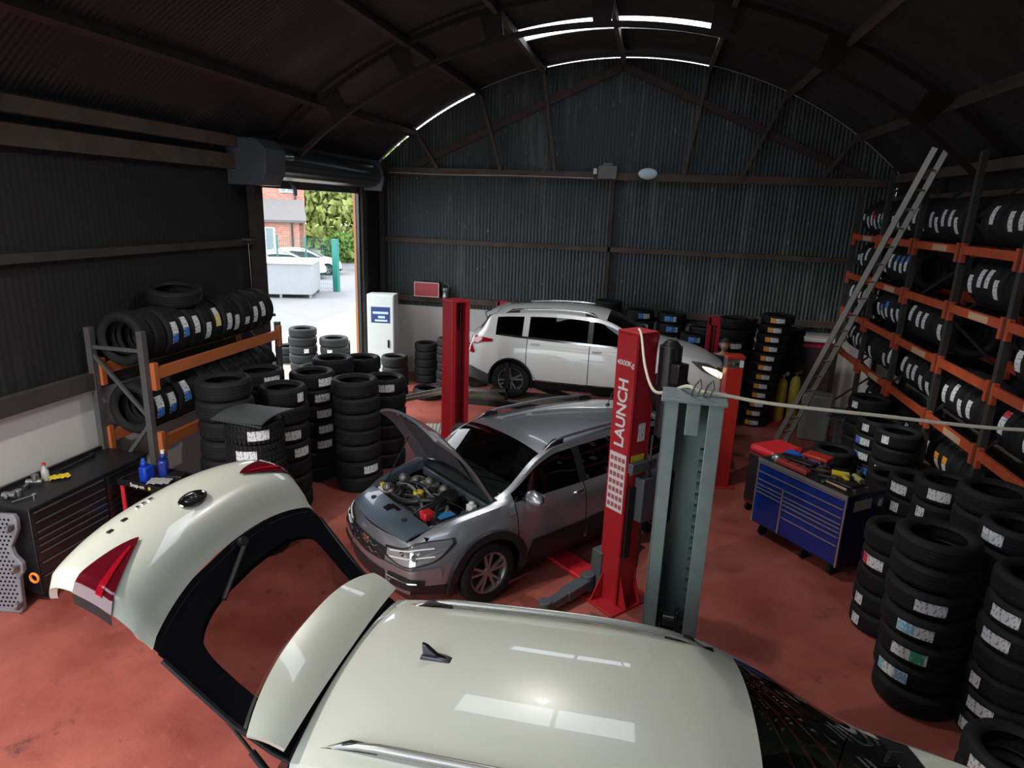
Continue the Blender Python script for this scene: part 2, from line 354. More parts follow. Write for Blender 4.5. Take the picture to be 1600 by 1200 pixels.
# curved corrugated roof with openings for the rooflights
c = MB(); PX0, PX1 = -2.45, .77
xs = [XL-.15+(XR-XL+.3)*i/44 for i in range(45)]; xs = sorted(xs+[PX0, PX1])
def roof_band(mb, y0, y1, xa, xb):
    X = [x for x in xs if xa-1e-6 <= x <= xb+1e-6]; n = int((y1-y0)/.076*6)+1
    mb.grid([[(x, y0+(y1-y0)*i/n, arch(x)+.011*math.cos(2*PI*(y0+(y1-y0)*i/n)/.076)) for i in range(n+1)] for x in X])
yb = YF-.2
for a, b in sorted(SKY):
    roof_band(c, yb, a, xs[0], xs[-1]); roof_band(c, a, b, xs[0], PX0); roof_band(c, a, b, PX1, xs[-1]); yb = b
roof_band(c, yb, YG+.03, xs[0], xs[-1])
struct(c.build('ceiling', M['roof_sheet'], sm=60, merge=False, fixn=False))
sk = bpy.data.materials.new('rooflight_sheet'); sk.use_nodes = True; N = sk.node_tree.nodes; N.clear()
o_ = N.new('ShaderNodeOutputMaterial'); t_ = N.new('ShaderNodeBsdfTransparent'); t_.inputs[0].default_value = (.9, .93, .95, 1)
sk.node_tree.links.new(t_.outputs[0], o_.inputs[0])
for i, (a, b) in enumerate(SKY):
    w = MB(); X = [PX0+(PX1-PX0)*k/10 for k in range(11)]
    w.grid([[(x, y, arch(x)+.016) for y in (a-.03, b+.03)] for x in X]); struct(w.build('window_%d' % (i+1), sk, fixn=False))
# gable timbers
def tim(name, p0, p1, w, h, m='timber', up=(0,0,1)):
    b = MB(); b.beam(p0, p1, w, h, up); return struct(b.build(name, M[m], sm=0))
k = 1
def tr(*a, **kw):
    global k
    tim('trim_%d' % k, *a, **kw); k += 1
yt = YG-.07
tr((XL+.1, yt-.02, 4.54), (XR, yt-.02, 4.54), .09, .15)
tr((XL+.1, yt, 3.06), (XR, yt, 3.06), .08, .10)
tr((XL+.1, yt, 1.76), (XR, yt, 1.76), .08, .13)
tr((-.89, yt+.01, 1.58), (-.89, yt+.01, 4.47), .06, .10, m='purlin', up=(0,1,0))
for a, b in (((-5.30, 4.62), (-.86, 6.62)), ((-.86, 6.62), (3.9, 4.62))): tr((a[0], yt-.01, a[1]), (b[0], yt-.01, b[1]), .06, .14, m='purlin')
for a, b in (((-4.68,4.6),(-5.26,5.46)), ((-3.28,4.6),(-3.78,6.16)), ((-2.12,4.6),(-2.45,6.57)), ((.49,4.6),(.79,6.6)), ((1.62,4.6),(2.27,6.16)), ((3.10,4.6),(3.65,5.42))):
    tr((a[0], yt-.06, a[1]), (b[0], yt-.06, b[1]), .06, .09, up=(0,1,0))
for x, m in ((-5.26,'purlin'), (-3.78,'purlin'), (-2.45,'timber'), (-.86,'timber'), (.79,'timber'), (2.27,'timber'), (3.62,'timber')):
    z = arch(x)-.10; s = (x+.8)/7.74
    b = MB(); a = -math.asin(max(-1, min(1, s)))
    b.box((x, (YF+YG)/2, z), (.07, YG-YF-.05, .15), Euler((0, -a, 0)).to_matrix()); struct(b.build('trim_%d' % k, M[m], sm=0)); k += 1
# side wall rails and eaves beams
tr((XL+.10, YF, 4.34), (XL+.10, DY0-.2, 4.34), .09, .20)
tr((XL+.12, YF, 4.61), (XL+.12, YG, 4.61), .16, .15)
tr((XL+.07, YF, 3.20), (XL+.07, DY0-.12, 3.20), .07, .09, m='timber_d')
tr((XL+.09, YF, 1.81), (XL+.09, DY0-.12, 1.81), .10, .18, m='timber_d')
tr((XR-.12, YF, 4.61), (XR-.12, YG, 4.61), .16, .15)
tr((XR-.07, YF, 3.20), (XR-.07, YG, 3.20), .07, .09, m='timber_d')
tr((XR-.10, YF, 4.2), (XR-.10, YG, 4.2), .07, .20)
for y in (DY0-.13, DY1+.13): tr((XL+.08, y, 0), (XL+.08, y, 4.5), .14, .2, m='timber_d', up=(0,1,0))
tr((XL+.1, YG-.1, 0), (XL+.1, YG-.1, 4.6), .12, .12, m='timber_d', up=(0,1,0))
tr((XL+.0, DY1+.0, 0), (XL+.0, DY1+.0, 4.03), .05, .09, m='copper', up=(0,1,0))
# curved steel roof ribs with gusset plates
def rib(y):
    n = 48; pts = [XL+.1+(XR-XL-.2)*i/n for i in range(n+1)]
    def chord(mb, off, w, h):
        P = []
        for x in pts:
            nx = (x+.8)/7.74; nz = math.sqrt(1-nx*nx); P.append((x-nx*off, arch(x)-nz*off, nx, nz))
        for s1 in (0,):
            g0 = [[(p[0]+p[2]*h/2*a, y+w/2*b_, p[1]+p[3]*h/2*a) for p in P] for a, b_ in ((1,1),(1,-1),(-1,-1),(-1,1),(1,1))]
            mb.grid(g0)
    t = MB(); chord(t, .10, .07, .07); chord(t, .50, .07, .07)
    for x in (-5.1, -3.95, -2.55, -.95, .72, 2.2, 3.5):
        nx = (x+.8)/7.74; nz = math.sqrt(1-nx*nx); tx, tz = nz, -nx
        a = [(x-nx*.08+tx*.17*u, arch(x)-nz*.08+tz*.17*u) for u in (-1, 1)] + [(x-nx*.52+tx*.12*u, arch(x)-nz*.52+tz*.12*u) for u in (1, -1)]
        t.prism(a, y-.012, y+.012, 'xz')
    struct(t.build('trim_rib', M['rib'], sm=50))
rib(9.95); rib(3.9); rib(0.2)
# roller shutter above the side door
rs = thing('roller_shutter', 'dark grey roller shutter coiled in its barrel above the open side doorway', 'shutter', (XL+.02, (DY0+DY1)/2, 4.03))
hy = (DY1-DY0)/2
b = MB(); n = 14
prof = [(.24*math.cos(2*PI*i/40), .24*math.sin(2*PI*i/40)) for i in range(40)]
R = []
for i in range(241):
    y = -hy-.12 + (2*hy+.24)*i/240
    R.append([(.28+.235*math.cos(2*PI*j/32), y, .34+.235*math.sin(2*PI*j/32)) for j in range(33)])
b.grid([[(.28+(.235+.008*(math.sin(j*1.9)))*math.cos(2*PI*j/48), y, .34+(.235+.008*math.sin(j*1.9))*math.sin(2*PI*j/48)) for y in (-hy-.1, hy+.1)] for j in range(49)])
b.build('shutter_coil', mat('shutter_steel', (.07, .085, .09), .3, metal=.6), rs)
b = MB(); b.prism([(-.02, .0), (.50, .0), (.60, .2), (.60, .5), (.45, .64), (-.02, .64)], -hy-.66, -hy-.12, 'xz'); b.build('end_housing', M['greymet'], rs, bevel=.01)
b = MB(); b.prism([(-.02, .05), (.52, .05), (.58, .3), (.50, .6), (-.02, .62)], hy+.1, hy+.16, 'xz'); b.build('end_plate', M['greymet'], rs)
b = MB(); b.bx(-.01, .04, -hy-.02, hy+.02, -.02, .16); b.build('bottom_bar', M['greymet'], rs, bevel=.01)
for sy_ in (-1, 1):
    b = MB(); b.bx(-.01, .07, sy_*hy-.03, sy_*hy+.03, -4.03, .1); b.build('guide_rail', M['blackmet'], rs)
b = MB(); b.tube([(.10, -.9, .1), (.16, -.9, -.02), (.16, -.9, -.12)], .035, 10); b.build('pull_handle', M['greymet'], rs)
b = MB(); b.cyl((.42, -hy-.0, .42), (.52, -hy+.22, .44), .07, .05); b.build('motor_limit_switch', M['steel'], rs)

# ------------------------------------------------------------------ hanging bay lamps (above the frame)
for i, (x, y, z, e) in enumerate(((-1.05, 6.6, 6.0, 60), (-4.5, 1.7, 5.1, 190))):
    t = thing('bay_lamp', ['hanging bay lamp over the silver car', 'hanging bay lamp over the raised tailgate', 'hanging bay lamp over the right-hand tyre stacks'][i], 'lamp', (x, y, z))
    b = MB(); b.lathe([(.03, .22), (.06, .18), (.10, .10), (.19, .02), (.20, .0), (.19, .0), (.09, .10), (.05, .17), (.0, .18)], 28); b.cyl((0,0,.2), (0,0,arch(x)-z-.03), .01); b.build('lamp_shade', M['greymet'], t)
    l = bpy.data.lights.new('bay_bulb', 'AREA'); l.shape = 'DISK'; l.size = .16; l.energy = e; l.color = (1, .93, .84); l.spread = math.radians(170)
    lo_ = bpy.data.objects.new('bay_bulb', l); COL.objects.link(lo_); lo_.parent = t; lo_.location = (0, 0, .04)
# ------------------------------------------------------------------ outside
g = MB(); g.bx(-60, 40, -30, 80, -.4, -.16); struct(g.build('ground_asphalt', M['asphalt'], sm=0))
g = MB(); g.bx(-10.6, XL-.2, 4, 22, -.16, -.02); struct(g.build('ground_yard', M['yard'], sm=0))
# ------------------------------------------------------------------ outside things
def leaves(mb, c, r, n, s, seed=1):
    rnd = random.Random(seed)
    for _ in range(n):
        while True:
            p = Vector((rnd.uniform(-1,1), rnd.uniform(-1,1), rnd.uniform(-1,1)))
            if p.length < 1: break
        p = p.normalized()*(p.length**.4)*(1-.25*rnd.random())
        q = Vector(c)+Vector((p.x*r[0], p.y*r[1], p.z*r[2])); R = Euler((rnd.uniform(0,6), rnd.uniform(0,6), rnd.uniform(0,6))).to_matrix(); h = s*rnd.uniform(.6, 1.3)
        mb.add([q+R@Vector(v) for v in ((-h,0,0),(0,-h*.5,0),(h,0,0),(0,h*.5,0))], [(0,1,2,3)])
ra = math.radians(31.5)
def oloc(x, y): return (x*math.cos(ra)-y*math.sin(ra), x*math.sin(ra)+y*math.cos(ra))
hx, hy_ = oloc(1.9, 41)
ho = thing('brick_house', 'red brick house with low tiled wing and small arched window, beyond the yard', 'house', (hx, hy_, -.3), ra)
b = MB(); b.bx(-9, -.2, 0, 5, 0, 3.0); b.prism([(0, 3.0), (5, 3.0), (2.5, 4.0)], -.5, -.25, 'yz'); b.bx(-.5, -.22, .0, 5, 0, 3.05)
b.build('wing_wall', M['brick'], ho, sm=0)
b = MB(); b.prism([(-.35, 2.85), (2.5, 3.95), (5.3, 2.85), (5.3, 2.98), (2.5, 4.12), (-.35, 2.98)], -9, -.1, 'yz'); b.build('wing_roof', M['tile'], ho, sm=0)
b = MB(); b.bx(-11, .05, 4.5, 11, 0, 8.5); b.build('main_wall', M['brick'], ho, sm=0)
def wnd(x, y, z, w, h, arched=False):
    b = MB(); b.bx(x-w/2-.06, x+w/2+.06, y-.05, y+.05, z-.06, z+h+.06); fr = b.build('window_frame', M['white'], ho, sm=0)
    if arched:
        b = MB(); b.cyl((x, y-.05, z+h+.05), (x, y+.05, z+h+.05), w/2+.06, n=16); b.build('window_arch', M['white'], ho)
    b = MB()
    for i in (-1, 1): b.bx(x+i*w/4-w/5, x+i*w/4+w/5, y-.06, y-.04, z, z+h)
    b.build('pane', M['glass_dark'] if False else mat('house_pane', (.25, .30, .32), .2), fr, sm=0)
wnd(-2.4, -.01, 1.3, 1.0, 1.2); wnd(-3.0, 4.48, 4.6, .7, 1.0, True); wnd(-1.0, 4.48, 4.6, .8, 1.3)
b = MB(); b.cyl((-.5, 4.4, 0), (-.5, 4.4, 8), .06); b.cyl((-.9, -.1, 0), (-.9, -.1, 3), .05); b.build('drainpipe', M['blackmet'], ho)
def tree(name, x, y, h, rx, n, label, seed, leaf=.35, m='grass'):
    px, py = oloc(x, y); t = thing(name, label, 'tree', (px, py, -.3))
    b = MB(); b.tube([(0,0,0), (.1,.1,h*.5), (0,0,h*.85)], [.22, .16, .05], 7); b.build('trunk', M['timber'], t)
    b = MB(); leaves(b, (0,0,h*.6), (rx, rx, h*.42), n, leaf, seed); b.build('crown', M[m], t, sm=0, merge=False, fixn=False)
M['birch'] = mat('pale_foliage', (.36, .40, .12), .8, var=.5, vscale=2, col2=(.16, .22, .05))
tree('tree', 3.2, 62, 11, 4.0, 3500, 'pale green tree just right of the brick house, behind the fence', 1, .4, 'birch')
tree('tree', 7.5, 70, 12, 5.0, 4000, 'tall green tree at the right of the doorway view', 2, .45)
tree('tree', 13, 60, 10, 4.5, 3000, 'green tree partly hidden by the right door jamb', 3, .4, 'birch')
tree('tree', .5, 80, 14, 6, 4000, 'farthest darker green tree rising behind the house gable', 4, .55)
for i, (x, y, r_, lb) in enumerate(((4.4, 46.5, 1.5, 'round green bush below the house gable behind the green fence'), (7.6, 46, 1.5, 'yellow-green bush behind the middle of the green fence'))):
    px, py = oloc(x, y); b = MB(); leaves(b, (px, py, .7), (r_, r_, 1.15), 1500, .2, 20+i); tag(b.build('bush', M['grass'] if i == 0 else M['birch'], sm=0, merge=False, fixn=False), lb, 'bush')
px, py = oloc(4.9, 40.5); t = MB(); rnd = random.Random(5)
for i in range(130):
    a = rnd.uniform(0, 2*PI); L = rnd.uniform(1.0, 1.9); d = Vector((math.cos(a), math.sin(a), 0)); w = Vector((-d.y, d.x, 0))*.045
    P = [Vector((px, py, -.3))+d*(.15+L*.55*s**1.6)+Vector((0,0,L*(1.5*s-.75*s*s))) for s in (0,.25,.5,.75,1)]
    t.grid([[p-w*(1-.9*i_/4) for i_, p in enumerate(P)], [p+w*(1-.9*i_/4) for i_, p in enumerate(P)]])
tag(t.build('spiky_plant', M['birch'], sm=0, merge=False, fixn=False), 'clump of long arching yellow-green leaves by the road, seen through the doorway', 'plant')
b = MB(); px2, py2 = oloc(9, 60); leaves(b, (px2, py2, 1.6), (15, 6, 3.6), 9000, .4, 77); tag(b.build('hedge', M['birch'], sm=0, merge=False, fixn=False), 'long dense hedge closing the view behind the bushes', 'hedge')
# white steel tank container
ct = thing('metal_tank', 'large pale grey steel tank on short feet standing in the yard', 'tank', (-15.0, 25.6, -.16), math.radians(20))
b = MB(); b.bx(-1.6, 1.0, -.9, 1.5, .16, 1.42); b.build('tank_body', mat('tank_paint', (.34, .35, .36), .5, var=.15), ct, bevel=.02)
b = MB(); b.bx(-1.66, 1.06, -.96, 1.56, 1.42, 1.50); b.build('rim', M['white'], ct, bevel=.01)
for x, y in ((-1.5,-.8), (.9,-.8), (.9,1.4), (-.3,-.8), (.9,.3)):
    b = MB(); b.bx(x-.05, x+.05, y-.05, y+.05, 0, .17); b.build('foot', M['steel'], ct, sm=0)
# green fence
fc = thing('mesh_fence', 'green welded mesh fence with square posts behind the tank', 'fence', (-13.95, 27.67, -.16), math.radians(172))
b = MB(); b.bx(-.13, .13, -.1, .1, 0, 2.35); b.build('gate_post', M['teal'], fc, bevel=.01)
for i in range(1, 5): b = MB(); b.bx(1.6*i-.03, 1.6*i+.03, -.03, .03, 0, 2.4); b.build('post', M['teal'], fc, sm=0)
b = MB()
for i in range(64): b.bx(.1*i+.1, .1*i+.106, -.004, .004, .1, 2.3)
for j in range(12): b.bx(.1, 6.5, -.005, .005, .1+.2*j, .108+.2*j)
b.build('mesh_panel', M['teal'], fc, sm=0, merge=False)
# ------------------------------------------------------------------ two-post lifts
def text(body, size, M4, mname, parent, name='lettering', ext=.002, font_bold=True):
    cu = bpy.data.curves.new(name, 'FONT'); cu.body = body; cu.size = size; cu.extrude = ext; cu.align_x = 'CENTER'; cu.align_y = 'CENTER'
    if font_bold: cu.offset = size*(.022 if size > .1 else .006)
    o = bpy.data.objects.new(name, cu); COL.objects.link(o)
    dg = bpy.context.evaluated_depsgraph_get(); me = bpy.data.meshes.new_from_object(o.evaluated_get(dg)); bpy.data.objects.remove(o)
    me.materials.clear(); me.materials.append(M[mname]); me.transform(M4)
    o = bpy.data.objects.new(name, me); COL.objects.link(o); o.parent = parent; return o
def channel(mb, w, d, h, th=.02, lip=.06, z0=0, open_=1):
    """upright steel channel, back at x=-w.. open towards +x"""
    mb.bx(-d/2, -d/2+th, -w/2, w/2, z0, h); mb.bx(-d/2, d/2, -w/2, -w/2+th, z0, h); mb.bx(-d/2, d/2, w/2-th, w/2, z0, h)
    mb.bx(d/2-th, d/2, -w/2, -w/2+lip, z0, h); mb.bx(d/2-th, d/2, w/2-lip, w/2, z0, h)
def decal(parent, name, x, y0, y1, z0, z1, m, rows=0):
    b = MB(); b.bx(x-.0015, x+.0015, y0, y1, z0, z1); return b.build(name, M[m], parent, sm=0)
# nearest column: local +x points away from the car, -y faces the camera on the left
A1 = math.radians(-41.3)
lp = thing('lift_column', 'bright red two-post lift column with white lettering, standing beside the silver car', 'car lift', (-.05, 6.05, 0), A1)
b = MB(Matrix.Rotation(PI, 4, 'Z')); channel(b, .27, .26, 2.78); b.bx(-.13, .13, -.135, .135, 2.765, 2.80); b.build('column', M['red'], lp, sm=0, bevel=.006)
b = MB(); b.bx(-.26, .24, -.30, .30, 0, .025)
for s1 in (-1, 1): b.prism([(.13, .02), (.24, .02), (.13, .35)], s1*.10-.008, s1*.10+.008, 'xz'); b.prism([(-.135, .02), (-.30, .02), (-.135, .3)], .08*s1-.008, .08*s1+.008, 'yz') if s1 < 0 else None
b.build('base_plate', M['red'], lp, bevel=.004)
Rt = Matrix.Translation((.0, -.139, 2.02)) @ Matrix.Rotation(PI/2, 4, 'X') @ Matrix.Rotation(PI/2, 4, 'Z')
text('LAUNCH', .165, Rt, 'white', lp)
text('4000Kg', .070, Matrix.Translation((.0, -.139, 2.50)) @ Matrix.Rotation(PI/2, 4, 'X'), 'white', lp)
b = MB(); b.bx(-.105, .105, -.139, -.137, 1.02, 1.62); pl = b.build('instruction_panel', mat('instruction_paper', (.72, .66, .64), .5), lp, sm=0)
b = MB()
for i in range(7):
    for j in range(4): b.bx(-.092+j*.049, -.055+j*.049, -.1405, -.139, 1.055+i*.08, 1.10+i*.08)
b.build('pictogram', mat('panel_ink', (.35, .10, .12), .6), pl, sm=0)
for nm, y0, y1, z0, z1, m in (('warning_sticker', -.10, .08, 1.42, 1.62, 'yellow'), ('rating_plate', -.03, .06, 1.75, 1.93, 'lab_white')): b = MB(); b.bx(.130, .133, y0, y1, z0, z1); b.build(nm, M[m], lp, sm=0)
b = MB(); b.cyl((.13, .16, 2.35), (.30, .16, 2.35), .02); b.cyl((.24, .19, 2.28), (.24, .19, 2.68), .105, n=24); b.cyl((.24, .19, 2.68), (.24, .19, 2.73), .09, .05, n=24)
b.bx(.14, .36, .07, .30, 2.16, 2.30); b.bx(.33, .42, .10, .24, 2.36, 2.54); b.build('motor', M['blackmet'], lp, bevel=.004)
b = MB(); b.cyl((.24, .19, 1.82), (.24, .19, 2.17), .085, n=20); b.build('oil_tank', M['black'], lp)
b = MB(); b.bx(.135, .25, -.02, .22, .95, 1.40); b.bx(.135, .20, -.14, .20, 1.46, 1.56); b.build('control_box', M['greymet'], lp, bevel=.008)
b = MB(); b.bx(.135, .16, -.11, -.03, .55, 1.30); b.build('cable_cover', M['black'], lp)
b = MB(); b.tube([(.2,.1,1.82), (.26,.02,1.6), (.22,.08,1.4), (.16,.1,.9), (.15,.1,.4)], .012, 6); b.build('hydraulic_hose', M['black'], lp)
def arm(parent, p0, p1, m='greymet'):
    b = MB(); p0 = Vector(p0); p1 = Vector(p1); mid = p0.lerp(p1, .55)
    b.beam(p0, mid, .13, .10); b.beam(p0.lerp(p1, .45), p1, .10, .075); b.cyl(p1+Vector((0,0,-.04)), p1+Vector((0,0,.07)), .065, n=16); b.cyl(p0+Vector((0,0,-.09)), p0+Vector((0,0,.09)), .07, n=16)
    return b.build('lift_arm', M[m], parent, bevel=.006)
b = MB(); b.bx(-.24, -.10, -.15, .15, .06, .50); b.build('carriage', M['greymet'], lp, bevel=.006)
arm(lp, (-.22, -.20, .14), (-.14, -.84, .12)); arm(lp, (-.22, .2, .14), (-.6, .95, .14))
tag((lambda b: b.build('floor_cable_cover', M['redplas'], None, bevel=.01))((lambda b: (b.beam((-.32, 6.32, .03), (-2.2, 8.0, .03), .28, .045), b)[1])(MB())), 'flat red cable cover plate on the floor under the silver car', 'cable cover')
lf = thing('lift_column', 'red two-post lift column with open slot, beyond the silver car windscreen', 'car lift', (-2.45, 8.22, 0), A1)
b = MB(); channel(b, .27, .26, 2.64); b.bx(-.13, .13, -.135, .135, 2.63, 2.66); b.build('column', M['red'], lf, sm=0, bevel=.006)
b = MB(); b.bx(-.24, .26, -.30, .30, 0, .025); b.build('base_plate', M['red'], lf)
b = MB(); b.bx(.02, .14, -.13, .13, .25, .95); b.build('carriage', M['greymet'], lf, bevel=.006)
b = MB(); b.cyl((.03, -.03, .5), (.03, -.03, 2.6), .006, n=6); b.cyl((.03, .05, .5), (.03, .05, 2.6), .006, n=6); b.cyl((-.05, 0, .1), (-.05, 0, 2.3), .035); b.build('lift_cable', M['steel'], lf)
arm(lf, (.16, -.18, .14), (.5, -.75, .14)); arm(lf, (.16, .18, .14), (.5, .8, .14))
# columns behind the ramp
for x, h, lab in ((-2.74, 2.09, 'narrow red slotted column behind the tail of the raised white car'), (1.24, 2.04, 'narrow red slotted column behind the nose of the raised white car')):
    t = thing('ramp_column', lab, 'car lift', (x, 12.4, 0), math.radians(-90), 'columns behind the raised white car')
    b = MB(); channel(b, .22, .18, h, lip=.06); b.bx(-.09, .09, -.11, .11, h-.02, h); b.bx(.05, .09, -.11, .11, h-.14, h-.01); b.build('column', M['red'], t, sm=0, bevel=.004)
    b = MB(); b.bx(-.2, .2, -.2, .2, 0, .02); b.build('base_plate', M['red'], t, sm=0)
    b = MB(); b.cyl((0, .02, .1), (0, .02, h-.05), .01, n=6); b.build('lift_cable', M['steel'], t)
# galvanised column nearest the camera
gc = thing('lift_column', 'grey-green galvanised lift column with open channel, beside the cream car roof', 'car lift', (.33, 3.93, 0), math.radians(-93))
b = MB(); channel(b, .34, .24, 2.78, th=.012, lip=.085); b.bx(-.13, .15, -.19, .19, 2.78, 2.80); b.bx(.05, .13, -.04, .04, 2.58, 2.78); b.build('column', M['galv'], gc, sm=0, bevel=.004)
b = MB(); b.bx(-.25, .25, -.28, .28, 0, .02); b.build('base_plate', M['galv'], gc, sm=0)
b = MB(); b.tube([(-.06, -.10, 2.7), (-.02, -.10, 2.3), (-.02, -.075, 2.28), (-.02, -.075, 1.95), (-.03, -.1, 1.9), (-.03, -.1, .6)], .011, 6); b.build('cable', M['black'], gc)
b = MB(); b.bx(-.10, -.02, -.125, -.10, .6, 2.72); b.bx(-.10, .02, .095, .11, .5, 2.72); b.build('guide_strip', M['greymet'], gc, sm=0)
b = MB()
for i in range(26): b.bx(-.02, .02, .07, .10, .55+i*.075, .585+i*.075)
b.build('lock_rack', M['greymet'], gc, sm=0)
b = MB(); b.cyl((-.04, 0, .1), (-.04, 0, 1.25), .03); b.build('ram', M['blackmet'], gc)
b = MB(); b.bx(-.08, .08, -.15, .15, .55, 1.22); b.cyl((.05, -.05, 1.28), (.05, .03, 1.28), .055, n=20); b.bx(.02, .09, -.07, -.055, 1.15, 1.36); b.bx(.02, .09, .035, .05, 1.15, 1.36); b.build('carriage', M['blackmet'], gc, bevel=.004)
b = MB()
for i in range(30): b.cyl((.05, -.022+.0, .85+i*.015), (.05, .012, .85+i*.015), .007, n=6)
b.build('leaf_chain', M['steel'], gc)
for dy in (-.02, .05):
    b = MB(); b.tube([(.02, dy, 2.80), (.06, dy+.015, 2.87), (.10, dy+.04, 2.92), (.12, dy+.05, 2.88), (.08, dy+.03, 2.81)], .006, 6); b.build('shackle', M['steel'], gc)
# hose
hs = MB(); hp = [(-.05, 6.02, 2.815), (-.02, 5.75, 2.80), (.03, 5.3, 2.64), (.10, 4.8, 2.58), (.18, 4.3, 2.70), (.28, 3.98, 2.835), (.36, 3.93, 2.825), (.5, 3.92, 2.815), (.8, 3.95, 2.78), (1.4, 4.05, 2.74), (2.1, 4.15, 2.70), (2.8, 4.25, 2.72), (3.4, 4.35, 2.78), (4.4, 4.5, 2.95)]
def cr(P, n=8):
    P = [Vector(p) for p in P]; Q = [P[0]]+P+[P[-1]]; out = []
    for i in range(1, len(Q)-2):
        for k_ in range(n):
            t = k_/n; a, b_, c, d = Q[i-1:i+3]; out.append(.5*((2*b_)+(c-a)*t+(2*a-5*b_+4*c-d)*t*t+(3*b_-a-3*c+d)*t**3))
    return out+[P[-1]]
hs.tube(cr(hp), .011, 8); tag(hs.build('air_hose', M['hose']), 'cream hose sagging from the red column over the galvanised column to the right wall', 'hose')
# alignment ramp
rp = thing('alignment_ramp', 'brown scissor ramp with two runways carrying the white car', 'ramp', (-.7, 10.5, 0), 0)
for s1, y in ((0, -.62), (1, .68)):
    b = MB(); b.bx(-2.35, 1.9, y-.28, y+.28, .84, .93); rw = b.build('runway', M['chequer'], rp, sm=0, bevel=.008)
    b = MB(); b.bx(-2.36, 1.91, y-.285, y-.26, .80, .90); b.bx(-2.36, 1.91, y+.26, y+.285, .80, .90); b.build('runway_edge', M['blackmet'], rw, sm=0)
    for q in (-1, 1):
        b = MB(); b.beam((-1.3*q, y-.1*q, .06), (1.3*q, y-.1*q, .80), .06, .12); b.build('scissor_leg', M['blackmet'], rp, sm=0)
    b = MB(); b.bx(-1.6, 1.6, y-.25, y+.25, 0, .06); b.build('base_frame', M['blackmet'], rp, sm=0)
for i, (x0, y) in enumerate(((-2.35, -.75), (-2.35, -.45))):
    b = MB(); b.beam((x0-.9, y+.2, .62), (x0+.15, y, .97), .07, .05); b.build('ramp_flap_bar', M['plank'], rp, sm=0)
b = MB(); b.prism([(-2.2, .93), (-1.98, .93), (-2.05, 1.03), (-2.14, 1.03)], -.72, -.52, 'xz'); tag(b.build('wheel_chock', M['yellow'], None, bevel=.01), 'small yellow wheel chock on the ramp behind the white car', 'wheel chock').location = (-.7, 10.5, 0)
# control console
cc = thing('control_console', 'tall orange-red control console with grey switch panel in front of the man', 'console', (1.27, 9.40, 0), math.radians(8))
b = MB(); b.bx(-.115, .115, -.10, .10, .02, 1.80); b.bx(-.125, .125, -.11, .11, 1.92, 1.97); b.bx(-.2, .2, -.16, .16, 0, .02); b.build('cabinet', M['red_orange'], cc, bevel=.008)
b = MB(); b.bx(-.115, .115, -.10, .10, 1.80, 1.92); sp_ = b.build('switch_panel', M['greymet'], cc, sm=0)
for i in range(3): b = MB(); b.cyl((-.085+.05*i, -.10, 1.86), (-.085+.05*i, -.12, 1.86), .016); b.build('push_button', M[('redplas', 'grass', 'black')[i]], sp_)
b = MB(); b.bx(.055, .11, -.104, -.10, 1.81, 1.91); b.build('label_plate', M['white'], cc, sm=0)
# ------------------------------------------------------------------ racks
RX = 3.65
rr = thing('tyre_rack', 'tall orange-beamed tyre racking with dark uprights along the right wall', 'rack', (RX, 0, 0))
UY = [13.5, 12.0, 10.5, 8.97, 7.58, 6.1, 4.6]; LV = [3.60, 2.90, 2.22, 1.50]
for i, y in enumerate(UY):
    for x in (0, .72): b = MB(); b.bx(x, x+.07, y-.04, y+.04, 0, 4.68 if i in (1, 3, 4) else 4.3); b.build('upright', M['darksteel'], rr, sm=0)
    b = MB(); z = .3; s1 = 1
    while z < 4.0: b.beam((.06 if s1 > 0 else .72, y, z), (.72 if s1 > 0 else .06, y, z+.6), .03, .03); z += .6; s1 = -s1
    b.build('lattice_brace', M['darksteel'], rr, sm=0)
for i in range(len(UY)-1):
    for lv, z in enumerate(LV):
        for x in (-.02, .74):
            b = MB(); b.bx(x, x+.045, UY[i+1]+.045, UY[i]-.045, z-.10, z); b.bx(x-.005, x+.05, UY[i+1]+.04, UY[i+1]+.10, z-.2, z+.03); b.bx(x-.005, x+.05, UY[i]-.10, UY[i]-.04, z-.2, z+.03)
            o = b.build('rack_beam', M['rust_orange'], rr, sm=0, bevel=.003)
        if (i+lv) % 2 == 0:
            b = MB(); b.bx(-.024, -.020, UY[i+1]+.35, UY[i+1]+.80, z-.09, z-.015); b.build('tape', mat('masking_tape', (.50, .33, .22), .7), o, sm=0)
LX = -5.25; LY0, LY1 = 5.95, 8.6
lr = thing('tyre_rack', 'low rack with one long orange beam and grey end frame against the left wall', 'rack', (LX, 0, 0))
for y in (LY0, LY1):
    for x in (-.02, -.68): b = MB(); b.bx(x-.07, x, y-.035, y+.035, 0, 2.42 if y == LY0 else 2.1); b.build('upright', M['rackgrey'], lr, sm=0)
    b = MB(); b.beam((-.08, y, 2.2), (-.70, y, 2.2), .03, .04); b.beam((-.70, y, 2.12), (-.08, y, 1.45), .03, .04); b.beam((-.08, y, 1.35), (-.70, y, .6), .03, .04); b.build('brace', M['rackgrey'], lr, sm=0)
for z in (2.0, 1.20):
    for x in (-.02, -.70): b = MB(); b.bx(x, x+.05, LY0+.04, LY1-.04, z-.13, z); b.bx(x-.004, x+.054, LY0+.035, LY0+.10, z-.25, z+.06); b.bx(x-.004, x+.054, LY1-.10, LY1-.035, z-.25, z+.06); b.build('rack_beam', M['rust_left'], lr, sm=0, bevel=.003)
